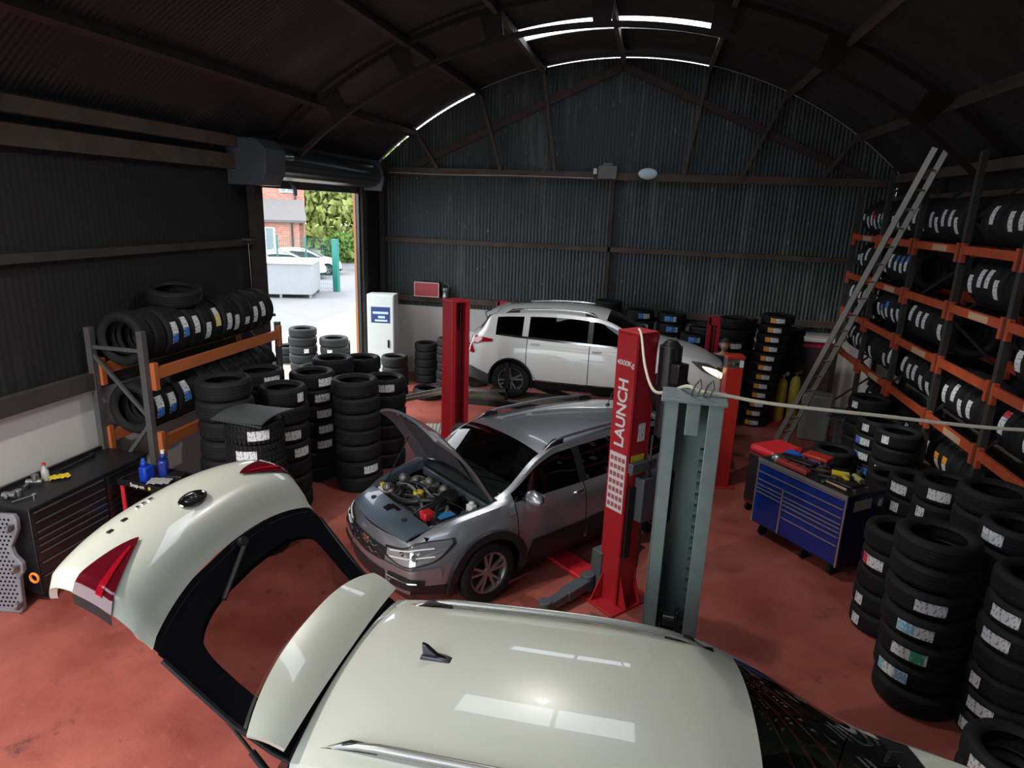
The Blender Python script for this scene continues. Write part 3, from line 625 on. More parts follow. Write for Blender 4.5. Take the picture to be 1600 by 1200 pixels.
# ladder
ld = thing('ladder', 'long aluminium ladder leaning against the right-hand tyre racking', 'ladder', (0,0,0))
F0 = Vector((2.30, 11.0, 0)); T0 = Vector((3.56, 9.92, 4.78)); ax = (T0-F0).normalized(); wd = Vector((.66, .75, 0)); wd = (wd-ax*wd.dot(ax)).normalized(); ld.location = F0
L_ = (T0-F0).length
for s1 in (-1, 1): b = MB(); b.beam(wd*.18*s1, ax*L_+wd*.18*s1, .03, .075, up=wd.cross(ax)); b.build('stile', M['alu'], ld, sm=0)
for i in range(int(L_/.27)): p = ax*(.2+i*.27); b = MB(); b.cyl(p-wd*.19, p+wd*.19, .016, n=8); b.build('rung', M['alu'], ld)
# ------------------------------------------------------------------ wall things
cb = thing('metal_cabinet', 'tall white metal cabinet with blue poster, by the far doorway jamb', 'cabinet', (-5.53, 13.05, 0), math.radians(8))
b = MB(); b.bx(-.29, .29, -.18, .2, .02, 1.98); b.build('cabinet_body', mat('cabinet_paint', (.62, .70, .68), .4), cb, bevel=.008)
b = MB(); b.bx(-.27, .27, -.195, -.18, .05, 1.95); dr = b.build('door', mat('cabinet_door', (.66, .74, .72), .4), cb, bevel=.004)
b = MB(); b.bx(.15, .19, -.215, -.195, .85, 1.02); b.build('handle', M['blackmet'], dr, bevel=.003)
b = MB(); b.bx(-.20, .21, -.198, -.195, 1.38, 1.72); ps = b.build('poster', mat('poster_navy', (.02, .05, .20), .4), dr, sm=0)
b = MB(); b.bx(-.16, .17, -.2, -.198, 1.57, 1.62); b.bx(-.12, .15, -.2, -.198, 1.41, 1.45); b.bx(-.05, .10, -.2, -.198, 1.48, 1.53); b.build('poster_text_band', mat('poster_band', (.55, .75, .85), .4), ps, sm=0)
sg = thing('red_box', 'red box with a pale edge standing on the gable rail above the white dado', 'box', (-4.88, 14.13, 1.83), 0)
b = MB(); b.bx(-.29, .29, -.10, .05, 0, .33); b.build('box_body', M['black'], sg, sm=0)
b = MB(); b.bx(-.295, .295, -.115, -.10, -.0, .33); b.build('border', mat('box_pink', (.75, .50, .48), .5), sg, sm=0)
b = MB(); b.bx(-.275, .275, -.12, -.115, .02, .31); b.build('front_panel', mat('box_red', (.42, .05, .06), .5), sg, sm=0)
kt = thing('lantern', 'small grey camping lantern with wire handle on the rail beside the red box', 'lantern', (-4.46, 14.1, 1.83))
b = MB(); b.lathe([(0,0), (.08,0), (.085,.03), (.07,.06), (.075,.15), (.085,.17), (.06,.22), (0,.23)], 20); b.build('body', M['steel'], kt)
b = MB(); b.tube(cr([(-.08,0,.16), (-.08,0,.26), (0,0,.33), (.08,0,.26), (.08,0,.16)], 4), .006, 6); b.build('handle', M['steel'], kt)
fb = thing('junction_box', 'grey junction box fixed to the middle of the gable tie beam', 'junction box', (-1.02, 14.14, 4.6)); b = MB(); b.bx(-.19, .19, -.1, 0, -.12, .14); b.bx(-.1, .1, -.08, -.02, .14, .19); b.build('box', mat('jbox', (.16, .15, .14), .6), fb, bevel=.01)
b = MB(); b.bx(-.29, -.22, -.06, -.02, -.03, .08); b.build('switch', M['white'], fb)
ol = thing('bulkhead_light', 'unlit oval white bulkhead light on the gable tie beam', 'light', (-.21, 14.13, 4.6)); b = MB(); pr = [(0, -.12), (.14, -.11), (.185, -.08), (.195, -.03), (.195, 0), (0, 0)]
b.lathe([(r, y) for r, y in pr], 28, axis='y'); o = b.build('diffuser', mat('diffuser', (.62, .72, .80), .3), ol); o.scale = (1, 1, .58)
b = MB(); b.tube(cr([(XL+.3, 14.158, 4.50), (-4.5, 14.158, 4.48), (-3, 14.158, 4.50), (-1.3, 14.158, 4.49)], 5), .006, 6); tag(b.build('cable', M['white']), 'thin white cable running along the gable tie beam', 'cable')
b = MB(); b.tube([(XL+.16, 8.95, 3.2), (XL+.17, 8.95, 2.2)], .004, 6); b.bx(XL+.10, XL+.24, 8.88, 9.02, 3.235, 3.26); tag(b.build('pull_cord', M['steel']), 'thin cord hanging from the left wall rail near the doorway', 'cord')
# ------------------------------------------------------------------ tool display and bottles on the right of the gable
tb = thing('tool_display', 'dark pink mesh tool display stand with white top edge beneath the gable rail', 'tool display', (3.30, 13.95, 0))
b = MB(); b.bx(-.5, .5, .0, .03, .45, 1.45); b.build('back_panel', mat('display_panel', (.20, .09, .10), .6), tb, sm=0)
b = MB()
for i in range(26): b.bx(-.48, .48, -.012, -.004, .60+i*.032, .604+i*.032)
for i in range(33): b.bx(-.48+i*.03, -.477+i*.03, -.010, -.006, .6, 1.42)
b.build('wire_mesh', M['steel'], tb, sm=0, merge=False)
b = MB(); b.bx(-.52, .52, -.05, .05, 1.45, 1.50); b.build('top_edge', M['white'], tb, sm=0)
b = MB(); b.bx(-.5, .5, -.03, 0, 1.33, 1.45); b.build('header', mat('display_header', (.35, .02, .06), .5), tb, sm=0)
for s1 in (-1, 1): b = MB(); b.bx(s1*.5-.03, s1*.5+.03, -.02, .04, 0, 1.5); b.build('side_post', mat('display_red', (.25, .02, .06), .5), tb, sm=0)
b = MB(); b.bx(-.5, -.2, -.16, 0, .93, .98); b.build('shelf', M['white'], tb, sm=0)
for i in range(8):
    x = -.42+i*.12; h = .18+.1*((i*7) % 3)
    b = MB(); b.cyl((x, -.03, 1.25-h), (x, -.03, 1.25), .008, n=6); b.cyl((x, -.03, 1.25-h), (x, -.03, 1.17-h), .014, n=8); tag(b.build('hand_tool', M['blackmet' if i % 2 else 'steel'], None), 'small hand tool on the mesh display, %s from its left end' % ['first','second','third','fourth','fifth','sixth','seventh','eighth'][i], 'tool', 'tools on the mesh display').location = (3.30, 13.95, 0)
for i, (x, y, h, lb) in enumerate(((2.70, 12.98, .86, 'shorter yellow gas cylinder strapped on a red trolley beside the tyre tower'), (2.90, 12.86, .95, 'taller pale yellow gas cylinder nearest the ladder'))):
    t = thing('gas_cylinder', lb, 'gas cylinder', (x, y, .0))
    b = MB(); b.lathe([(0, .03), (.09, .03), (.095, .06), (.095, h-.12), (.07, h-.04), (.03, h), (0, h)], 20); b.build('cylinder_body', mat('cyl_yellow', (.52, .42, .05) if i else (.50, .33, .03), .5, var=.3), t)
    b = MB(); b.cyl((0,0,h), (0,0,h+.1), .018); b.cyl((-.05,0,h+.06), (.06,0,h+.06), .016); b.cyl((.06,-.02,h+.1), (.06,.02,h+.1), .035, n=14); b.build('valve_and_gauge', M['chrome'], t)
tr_ = thing('cylinder_trolley', 'dark red trolley base under the gas cylinders', 'trolley', (2.72, 13.1, 0)); b = MB(); b.bx(-.16, .10, .0, .04, .05, .55); b.bx(-.16, .32, -.30, .04, 0, .028); b.build('frame', M['red'], tr_, sm=0)
for s1 in (-.19, .13): b = MB(); b.cyl((s1-.0, .08, .09), (s1+.03, .08, .09), .09, n=18); b.build('wheel', M['rubber'], tr_)
gm = thing('grey_cabinet', 'plain grey metal cabinet on the floor behind the foot of the ladder', 'cabinet', (3.15, 12.1, 0), math.radians(-18)); b = MB(); b.bx(-.25, .25, -.2, .2, 0, .84); b.build('cabinet_body', mat('cab_grey', (.16, .17, .16), .5), gm, bevel=.03)
bg_ = thing('bench_grinder', 'grey bench grinder on a small stand beside the grey cabinet', 'grinder', (3.33, 11.35, 0)); b = MB(); b.bx(-.17, .17, -.12, .12, .62, .65); b.bx(-.04, .04, -.04, .04, 0, .62); b.bx(-.15, .15, -.12, .12, 0, .02); b.build('stand', M['greymet'], bg_)
b = MB(); b.cyl((-.10, 0, .74), (.10, 0, .74), .075, n=20); b.build('motor', M['greymet'], bg_)
for s1 in (-.14, .14): b = MB(); b.cyl((s1-.015, 0, .74), (s1+.015, 0, .74), .08, n=20); b.build('grinding_wheel', M['steel'], bg_)
# ------------------------------------------------------------------ blue tool chest
bc = thing('tool_chest', 'wide blue roller tool chest with silver drawer pulls and cluttered top', 'tool chest', (2.15, 7.68, 0), math.radians(-51.7))
BW, BD, BZ0, BZ1 = .605, .31, .16, .98
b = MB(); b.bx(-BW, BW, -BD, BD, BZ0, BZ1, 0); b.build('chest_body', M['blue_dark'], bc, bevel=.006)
b = MB(); b.bx(-BW-.01, BW+.01, -BD-.012, BD+.01, BZ1, BZ1+.025); b.build('rubber_top', M['black'], bc, bevel=.006)
b = MB(); b.bx(-BW-.01, BW+.01, -BD-.026, -BD-.008, BZ1-.012, BZ1+.03); b.bx(-BW-.006, -BW+.012, -BD-.02, -BD, BZ0, BZ1); b.bx(BW-.012, BW+.006, -BD-.02, -BD, BZ0, BZ1); b.build('aluminium_edge', M['trim'], bc, sm=0)
def drawer(x0, x1, z0, z1):
    b = MB(); b.bx(x0+.003, x1-.003, -BD-.016, -BD, z0+.003, z1-.003); d = b.build('drawer', M['blue_chest'], bc, sm=0)
    b = MB(); b.bx(x0+.008, x1-.008, -BD-.028, -BD-.014, z1-.018, z1-.006); b.build('drawer_pull', M['trim'], d, sm=0)
a0, a1, am = -BW+.014, BW-.014, -.20
drawer(a0, a1, .855, .875+.10-.01); drawer(a0, a1, .755, .855)
for z0, z1 in ((.690,.755), (.640,.690), (.590,.640), (.540,.590)): drawer(a0, am-.012, z0, z1)
for z0, z1 in ((.680,.755), (.630,.680), (.580,.630), (.520,.580), (.42,.520), (BZ0+.02,.42)): drawer(am+.012, a1, z0, z1)
b = MB(); b.bx(a0+.003, am-.015, -BD-.016, -BD, BZ0+.02, .537); b.build('door', M['blue_chest'], bc, sm=0)
b = MB(); b.bx(am-.011, am+.011, -BD-.024, -BD, BZ0+.02, .752); b.build('centre_trim', M['trim'], bc, sm=0)
b = MB(); b.bx(BW, BW+.003, -.18, .10, .80, .92); b.build('name_plate', mat('plate', (.42, .40, .38), .5), bc, sm=0)
b = MB(); b.bx(BW, BW+.003, .22, .28, .80, .88); b.build('sticker', M['lab_white'], bc, sm=0)
for x, y in ((-.5,-.22), (.5,-.22), (.5,.22), (-.5,.22), (.12,-.22)):
    b = MB(); b.cyl((x-.02, y, .065), (x+.02, y, .065), .065, n=18); b.bx(x-.03, x+.03, y-.035, y+.035, .12, .165); b.bx(x-.032, x-.024, y-.02, y+.02, .05, .13); b.bx(x+.024, x+.032, y-.02, y+.02, .05, .13); b.build('caster', M['rubber'], bc)
# clutter on it: world position from chest coordinates
cm = Matrix.Translation((2.15, 7.68, BZ1+.025)) @ Matrix.Rotation(math.radians(-51.7), 4, 'Z')
def onchest(name, label, cat, x, y, rz=0, group=None, z=0):
    t = thing(name, label, cat, cm @ Vector((x, y, z)), math.radians(-51.7)+rz, group); return t
def case(t, w, d, h, m1, m2):
    b = MB(); b.bx(-w/2, w/2, -d/2, d/2, 0, h*.5); b.build('case_base', M[m1], t, bevel=.012)
    b = MB(); b.bx(-w/2, w/2, -d/2, d/2, h*.5, h); b.build('case_lid', M[m2], t, bevel=.012)
    b = MB(); b.bx(-.05, .05, -d/2-.02, -d/2, h*.3, h*.55); b.build('handle', M[m1], t, bevel=.004)
    for s1 in (-1, 1): b = MB(); b.bx(s1*w*.32-.02, s1*w*.32+.02, -d/2-.008, -d/2+.002, h*.3, h*.7); b.build('latch', M['black'], t, sm=0)
t = onchest('tool_case', 'red-lidded blue plastic tool case at the back of the blue chest', 'tool case', -.20, .19, .25); case(t, .30, .20, .11, 'blue', 'red_orange')
t = onchest('tool_case', 'black blow-moulded tool case lying on the blue chest', 'tool case', -.25, -.02, .2, z=0); case(t, .34, .16, .06, 'black', 'black')
t = onchest('socket_set', 'long red socket tray along the front edge of the blue chest', 'socket tray', -.20, -.22, .0)
b = MB(); b.bx(-.22, .22, -.045, .045, 0, .05); b.build('tray', mat('tray_red', (.38, .04, .03), .5), t, bevel=.008)
for i in range(3): b = MB(); b.bx(-.20+.14*i, -.08+.14*i, -.035, .035, .05, .06); b.build('tray_cell', mat('cell_red', (.25, .03, .02), .6), t, bevel=.003)
t = onchest('blue_clamp', 'blue spring clamp tool at the far left back of the blue chest', 'clamp', -.46, .12, .4, z=.0); b = MB(); b.beam((-.14,0,.03), (.14,.02,.03), .03, .02); b.beam((-.10,.06,.045), (.13,-.02,.045), .03, .02); b.cyl((.04,.01,.01), (.04,.01,.06), .02); b.build('jaw', M['blue'], t)
b = MB(); b.cyl((.04,.01,.06), (.04,.01,.09), .018); b.build('knob', M['redplas'], t)
t = onchest('metal_bowl', 'small upturned steel bowl at the left corner of the blue chest', 'bowl', -.50, -.14); b = MB(); b.lathe([(.075, 0), (.07, .03), (.045, .055), (0, .06)], 20); b.build('bowl', M['steel'], t)
t = onchest('brake_part', 'heap-like oily brake caliper in the middle of the blue chest', 'car part', .03, .0, .5); b = MB(); b.bx(-.07,.07,-.05,.05,0,.06); b.cyl((-.05,.05,.04),(.06,.05,.04),.035); b.cyl((.02,-.02,.06),(.02,-.02,.10),.03); b.beam((-.12,-.03,.02),(.12,-.05,.05),.03,.03); b.build('caliper', mat('oily', (.09,.07,.06), .4, metal=.5, var=.5), t, bevel=.006)
t = onchest('impact_gun', 'black and yellow impact gun lying at the right of the blue chest', 'power tool', .22, .06, .7); b = MB(); b.cyl((-.1,0,.045),(.08,0,.045),.04,.035,n=16); b.beam((.02,0,.045),(.06,-.14,.03),.04,.04); b.build('gun_body', M['yellow'], t)
b = MB(); b.cyl((.08,0,.045),(.16,0,.045),.02,n=12); b.cyl((-.13,0,.045),(-.1,0,.045),.036,n=12); b.build('nose', M['black'], t)
t = onchest('drill', 'black cordless drill with olive grip near the right back corner of the blue chest', 'power tool', .40, .12, -.4); b = MB(); b.cyl((-.1,0,.045),(.06,0,.045),.036,n=16); b.bx(-.14,-.05,-.13,-.07,0,.07); b.build('drill_body', mat('olive', (.35,.35,.12), .5), t, bevel=.006)
b = MB(); b.beam((-.04,0,.04),(-.09,-.10,.04),.04,.035); b.build('grip', M['black'], t); b = MB(); b.cyl((.06,0,.045),(.13,0,.045),.022,.01,n=12); b.build('chuck', M['black'], t)
t = onchest('torch', 'black cylindrical torch beside the wooden handle on the blue chest', 'torch', .17, -.13, .5); b = MB(); b.cyl((-.08,0,.03),(.06,0,.03),.022); b.cyl((.06,0,.035),(.11,0,.035),.028,.034); b.build('torch_body', M['black'], t)
t = onchest('hammer', 'hammer with a bare wooden handle at the front right edge of the blue chest', 'hammer', .37, -.22, 0); b = MB(); b.tube([(-.13,0,.02),(0,0,.022),(.14,0,.02)], [.011,.014,.017], 8); b.build('handle', M['wood'], t)
b = MB(); b.cyl((-.13,-.05,.022),(-.13,.05,.022),.018); b.build('head', M['steel'], t)
t = onchest('black_pouch', 'flat black pouch spread on the right of the blue chest top', 'pouch', .36, -.06, .1); b = MB(); b.bx(-.13,.13,-.09,.09,0,.035); b.build('pouch_body', M['black'], t, bevel=.015)
for i, (x, y, r_) in enumerate(((.46,-.12,.2), (.34,.22,-.5), (.5,.02,1.1))):
    t = onchest('spanner', ['chrome spanner by the right edge of the blue chest', 'white-handled wrench at the back of the blue chest', 'small chrome spanner at the right back of the chest'][i], 'spanner', x, y, r_); b = MB(); b.beam((-.07,0,.008),(.07,0,.008),.014,.008)
    b.cyl((-.075,0,.002),(-.075,0,.014),.018,n=10); b.cyl((.075,0,.002),(.075,0,.014),.018,n=10); b.build('spanner_body', M['chrome'], t)
t = onchest('jar', 'small glass jar at the back right of the blue chest', 'jar', .30, .26); b = MB(); b.cyl((0,0,0),(0,0,.09),.03,n=16); b.build('jar_body', M['steel'], t)
# red chest behind
rc = thing('tool_chest', 'low rounded red tool chest just behind the blue one', 'tool chest', (1.84, 8.64, 0), math.radians(-51.7))
b = MB(); b.bx(-.21, .21, -.27, .27, .84, .95); b.build('lid', M['redplas'], rc, bevel=.04)
b = MB(); b.bx(-.20, .20, -.26, .26, .12, .84); b.build('chest_body', mat('dark_red', (.10, .012, .016), .5), rc, bevel=.01)
for i in range(5): b = MB(); b.bx(-.19, .19, -.275, -.26, .18+.13*i, .29+.13*i); b.build('drawer', M['black'], rc, sm=0)
for x, y in ((-.15,-.2), (.15,-.2), (.15,.2), (-.15,.2)): b = MB(); b.cyl((x-.02,y,.06),(x+.02,y,.06),.06,n=16); b.bx(x-.02,x+.02,y-.02,y+.02,.06,.13); b.build('caster', M['rubber'], rc)
# ------------------------------------------------------------------ black roller cabinet on the left
kc = thing('tool_cabinet', 'long black roller cabinet with many drawers against the left wall', 'tool cabinet', (-5.70, 5.10, 0), 0)
KD = .28; KY0, KY1 = -.62, .86
b = MB(); b.bx(-KD, KD, KY0, KY1, .10, .98); b.build('cabinet_body', M['blackmet'], kc, bevel=.008)
b = MB(); b.bx(-KD-.01, KD+.015, KY0-.01, KY1+.01, .98, 1.005); b.build('worktop', M['black'], kc, bevel=.005)
b = MB(); b.bx(-KD-.01, -KD+.02, KY0, KY1, 1.005, 1.05); b.build('back_rail', M['blackmet'], kc, sm=0)
for yy0, yy1 in ((KY0+.02, KY0+.86), (KY0+.88, KY1-.02)):
    for z0, z1 in ((.86,.96), (.76,.86), (.69,.76), (.62,.69), (.55,.62), (.44,.55), (.30,.44), (.13,.30)):
        b = MB(); b.bx(KD, KD+.012, yy0, yy1, z0+.004, z1-.004); d = b.build('drawer', M['blackmet'], kc, sm=0)
        b = MB(); b.bx(KD+.01, KD+.024, yy0+.02, yy1-.02, z1-.02, z1-.010); b.build('drawer_pull', M['steel'] if yy0 < 0 else M['blackmet'], d, sm=0)
for x, y in ((-.2,-.5), (.2,-.5), (.2,.72), (-.2,.72)): b = MB(); b.cyl((x, y-.02, .05), (x, y+.02, .05), .05, n=16); b.bx(x-.02,x+.02,y-.02,y+.02,.05,.11); b.build('caster', M['rubber'], kc)
def on(name, label, cat, p, rz=0, group=None): return thing(name, label, cat, p, rz, group)
t = on('spray_bottle', 'clear plastic bottle with red cap on the black cabinet', 'bottle', (-5.82, 5.05, 1.005)); b = MB(); b.lathe([(0,0),(.035,0),(.035,.10),(.015,.14),(.015,.16),(0,.16)], 16); b.build('bottle_body', mat('clear_plastic', (.45,.45,.42), .2), t)
b = MB(); b.cyl((0,0,.16),(0,0,.185),.017); b.build('cap', M['redplas'], t)
t = on('spray_gun', 'grey spray gun lying on the black cabinet', 'spray gun', (-5.80, 4.92, 1.005), .4); b = MB(); b.cyl((-.08,0,.04),(.06,0,.04),.028); b.cyl((0,0,.05),(0,0,.11),.032,n=16); b.beam((-.04,0,.04),(-.06,-.10,.02),.025,.025); b.build('gun_body', M['steel'], t)
t = on('duster_head', 'crumpled yellow-orange rag on the black cabinet', 'rag', (-5.72, 5.12, 1.005), .8); b = MB(); P = [[(x*.022-.09+.01*math.sin(y), y*.018-.06, .012+.018*abs(math.sin(x*1.3+y*.9))) for y in range(7)] for x in range(9)]; b.slab(P, .006); b.build('cloth', M['yellow'], t, sm=60)
t = on('long_torch', 'black and silver inspection bar lying on the black cabinet', 'inspection lamp', (-5.85, 5.45, 1.005), .1); b = MB(); b.cyl((0,-.22,.02),(0,.2,.02),.014); b.cyl((0,.2,.025),(0,.26,.025),.024); b.build('bar', M['blackmet'], t)
t = on('bearing_puller', 'grey metal puller at the near end of the black cabinet', 'tool', (-5.78, 4.62, 1.005), .3); b = MB(); b.cyl((-.06,0,.03),(.06,0,.03),.03); b.cyl((0,-.06,.03),(0,.06,.03),.018); b.cyl((.05,.05,0),(.05,.05,.06),.035,n=14); b.build('puller_body', M['steel'], t, bevel=.003)
t = on('ratchet', 'chrome ratchet beside the puller on the black cabinet', 'spanner', (-5.62, 4.62, 1.005), 1.3); b = MB(); b.beam((-.1,0,.012),(.08,0,.012),.016,.012); b.cyl((.09,0,0),(.09,0,.025),.02,n=12); b.build('ratchet_body', M['chrome'], t)
# creeper board standing on end
cp_ = thing('mechanic_creeper', 'grey perforated plastic creeper board with casters standing on end by the black cabinet', 'creeper', (-5.70, 4.30, 0), math.radians(8), rot=(math.radians(-4), 0, math.radians(10)))
prof = [(-.22,0), (.20,0), (.22,.05), (.22,.36), (.26,.42), (.26,.50), (.19,.58), (.17,.66), (.22,.76), (.25,.84), (.25,.94), (.22,.98), (-.22,.98), (-.25,.94), (-.25,.84), (-.22,.76), (-.17,.66), (-.19,.58), (-.26,.5), (-.26,.42), (-.22,.36)]
b = MB(); b.prism(prof, -.025, .025, 'xz'); b.build('board', M['greycreeper'], cp_, bevel=.008)
b = MB()
for j in range(22):
    for i in range(-4, 5):
        x = i*.04+(.02 if j % 2 else 0); z = .07+j*.041
        if abs(x) < (.15 if .54 < z < .72 else .19): b.cyl((x, -.0262, z), (x, -.0250, z), .0115, n=8)
b.build('hole', M['dark'], cp_, sm=0); cp_.children[-1]['kind'] = 'stuff'
for x, z in ((-.21,.09), (.21,.09), (-.2,.46), (.22,.46), (-.21,.86), (.21,.86)):
    b = MB(); b.cyl((x-.012,-.065,z),(x+.012,-.065,z),.034,n=16); b.bx(x-.02,x+.02,-.055,-.025,z-.012,z+.03); b.bx(x-.02,x-.014,-.075,-.03,z-.02,z+.02); b.bx(x+.014,x+.02,-.075,-.03,z-.02,z+.02); b.build('caster', M['steel'], cp_)
t = on('work_lamp_ring', 'orange ring handle sticking out beside the creeper', 'handle', (-5.36, 4.28, .40)); b = MB(); b.tube([(.045*math.cos(a*PI/8), 0, .045*math.sin(a*PI/8)) for a in range(16)], .012, 8, closed=True); b.build('ring', M['orange'], t)
t.location = (-5.40, 4.41, .33)
# ------------------------------------------------------------------ service cart
sc = thing('service_cart', 'black two-shelf service cart with red legs behind the cream car tailgate', 'cart', (-5.0, 5.62, 0), math.radians(-8))
for z in (.84, .36):
    b = MB(); b.bx(-.32, .32, -.20, .20, z, z+.02); b.bx(-.33, .33, -.22, -.20, z, z+.07); b.bx(-.33, .33, .20, .22, z, z+.07); b.bx(-.33, -.31, -.22, .22, z, z+.07); b.bx(.31, .33, -.22, .22, z, z+.07); b.build('shelf_tray', M['blackmet'], sc, bevel=.004)
for x in (-.30, .30):
    for y in (-.19, .19): b = MB(); b.cyl((x, y, .10), (x, y, .85), .024, n=14); b.build('leg', M['redplas'], sc); b = MB(); b.cyl((x-.015,y,.05),(x+.015,y,.05),.05,n=16); b.build('caster', M['rubber'], sc)
text('Snap-on', .06, Matrix.Translation((-.05, -.222, .877)) @ Matrix.Rotation(PI/2, 4, 'X'), 'white', sc)
b = MB(); b.cyl((.12, -.2205, .877), (.12, -.224, .877), .018, n=14); b.build('round_badge', M['yellow'], sc)
t = on('oil_bottle', 'blue oil bottle with a handle, front one on the cart', 'bottle', (-5.10, 5.58, .86)); b = MB(); b.bx(-.045,.045,-.07,.07,0,.18); b.bx(-.03,.03,-.06,.0,.18,.24); b.build('bottle_body', mat('oil_blue', (.01,.05,.45), .3), t, bevel=.02); b = MB(); b.cyl((0,-.03,.24),(0,-.03,.27),.02); b.build('cap', M['blue'], t)
t = on('oil_bottle', 'dark blue oil bottle with white cap, at the back of the cart', 'bottle', (-5.02, 5.74, .86), .5); b = MB(); b.bx(-.045,.045,-.07,.07,0,.2); b.bx(-.03,.03,-.02,.06,.2,.26); b.build('bottle_body', mat('oil_navy', (.01,.03,.22), .3), t, bevel=.02); b = MB(); b.cyl((0,.02,.26),(0,.02,.30),.02); b.build('cap', M['white'], t)
t = on('glove_pair', 'crumpled grey and black work gloves on the cart top', 'gloves', (-4.90, 5.54, .865), .3); b = MB(); P = [[(x*.025-.12, y*.02-.07, .02+.022*abs(math.sin(x*1.1+y*1.7))) for y in range(8)] for x in range(10)]; b.slab(P, .01); b.build('cloth', M['cloth'], t, sm=60)
t = on('black_tray', 'small black tray at the right end of the cart top', 'tray', (-4.82, 5.68, .865), .1); b = MB(); b.bx(-.09,.09,-.06,.06,0,.07); b.build('tray_body', M['black'], t, bevel=.01)
t = on('blue_bottle', 'blue bottle lying on the lower shelf of the cart', 'bottle', (-5.05, 5.6, .42), .3); b = MB(); b.cyl((-.1,0,.03),(.06,0,.03),.04,n=16); b.cyl((.06,0,.03),(.1,0,.03),.015); b.build('bottle_body', M['blue'], t)
t = on('crumpled_paper', 'crumpled white and orange packet on the lower shelf of the cart', 'packet', (-4.92, 5.54, .385), .1); b = MB(); P = [[(x*.03-.1, y*.025-.06, .01+.03*abs(math.sin(x*1.7+y*.7))) for y in range(6)] for x in range(8)]; b.slab(P, .006, 0, 1); b.build('packet', [M['white'], M['orange']], t, sm=60)
# floor bits near the ramp
t = MB(); t.bx(-.55, .55, -.28, .28, 0, .03)
for i in range(16): t.bx(-.54+.068*i, -.50+.068*i, -.28, .28, .03, .042)
o = tag(t.build('duckboard', M['pebble'], None, sm=0), 'pale slatted duckboard on the floor left of the red column', 'duckboard'); o.location = (-3.62, 10.35, 0); o.rotation_euler = (0, 0, .25)
for i, (p0, p1, lb) in enumerate((((-3.2,9.0,.05), (-2.55,10.1,.05), 'dirty timber plank on the floor, left one beside the red column'), ((-3.0,8.85,.04), (-2.3,9.6,.04), 'shorter timber plank on the floor next to the duckboard'))):
    b = MB(); b.beam(p0, p1, .14, .06); tag(b.build('plank', M['plank'], None, sm=0), lb, 'plank')
t = MB(); t.bx(-.3, .3, -.22, .22, 0, .05); t.tube([(-.1,0,.09),(.1,.05,.1),(.2,-.1,.09)], .05, 8); o = tag(t.build('turn_plate', M['chequer'], None), 'rusty steel plate with parts on it below the ramp', 'plate'); o.location = (-2.0, 9.1, 0)
# small bag on stack
b = MB(); b.bx(-.17, .17, -.12, .12, 0, .24); o = tag(b.build('cardboard_box', M['lab_white'], None, bevel=.01), 'pale printed box on the tyre stack behind the white car tail', 'box'); o.location = (-3.58, 13.65, .96)
# ------------------------------------------------------------------ cars
def pchip(T):
    xs = [t[0] for t in T]; ys = [t[1] for t in T]
    if xs[0] > xs[-1]: xs = xs[::-1]; ys = ys[::-1]
    n = len(xs); h = [xs[i+1]-xs[i] for i in range(n-1)]; d = [(ys[i+1]-ys[i])/h[i] for i in range(n-1)]
    m = [0]*n
    for i in range(1, n-1):
        if d[i-1]*d[i] > 0:
            w1 = 2*h[i]+h[i-1]; w2 = h[i]+2*h[i-1]; m[i] = (w1+w2)/(w1/d[i-1]+w2/d[i])
    m[0] = d[0]; m[-1] = d[-1]
    def f(x):
        if x <= xs[0]: return ys[0]
        if x >= xs[-1]: return ys[-1]
        lo, hi = 0, n-1
        while hi-lo > 1:
            k_ = (lo+hi)//2
            if xs[k_] <= x: lo = k_
            else: hi = k_
        t = (x-xs[lo])/h[lo]; a = ys[lo]; b = ys[lo+1]; t2, t3 = t*t, t*t*t
        return a*(2*t3-3*t2+1)+h[lo]*m[lo]*(t3-2*t2+t)+b*(-2*t3+3*t2)+h[lo]*m[lo+1]*(t3-t2)
    return f
SUB = [3, 4, 4, 3, 8, 14]
VS = [k_+j/n for k_, n in enumerate(SUB) for j in range(n)]+[6.0]
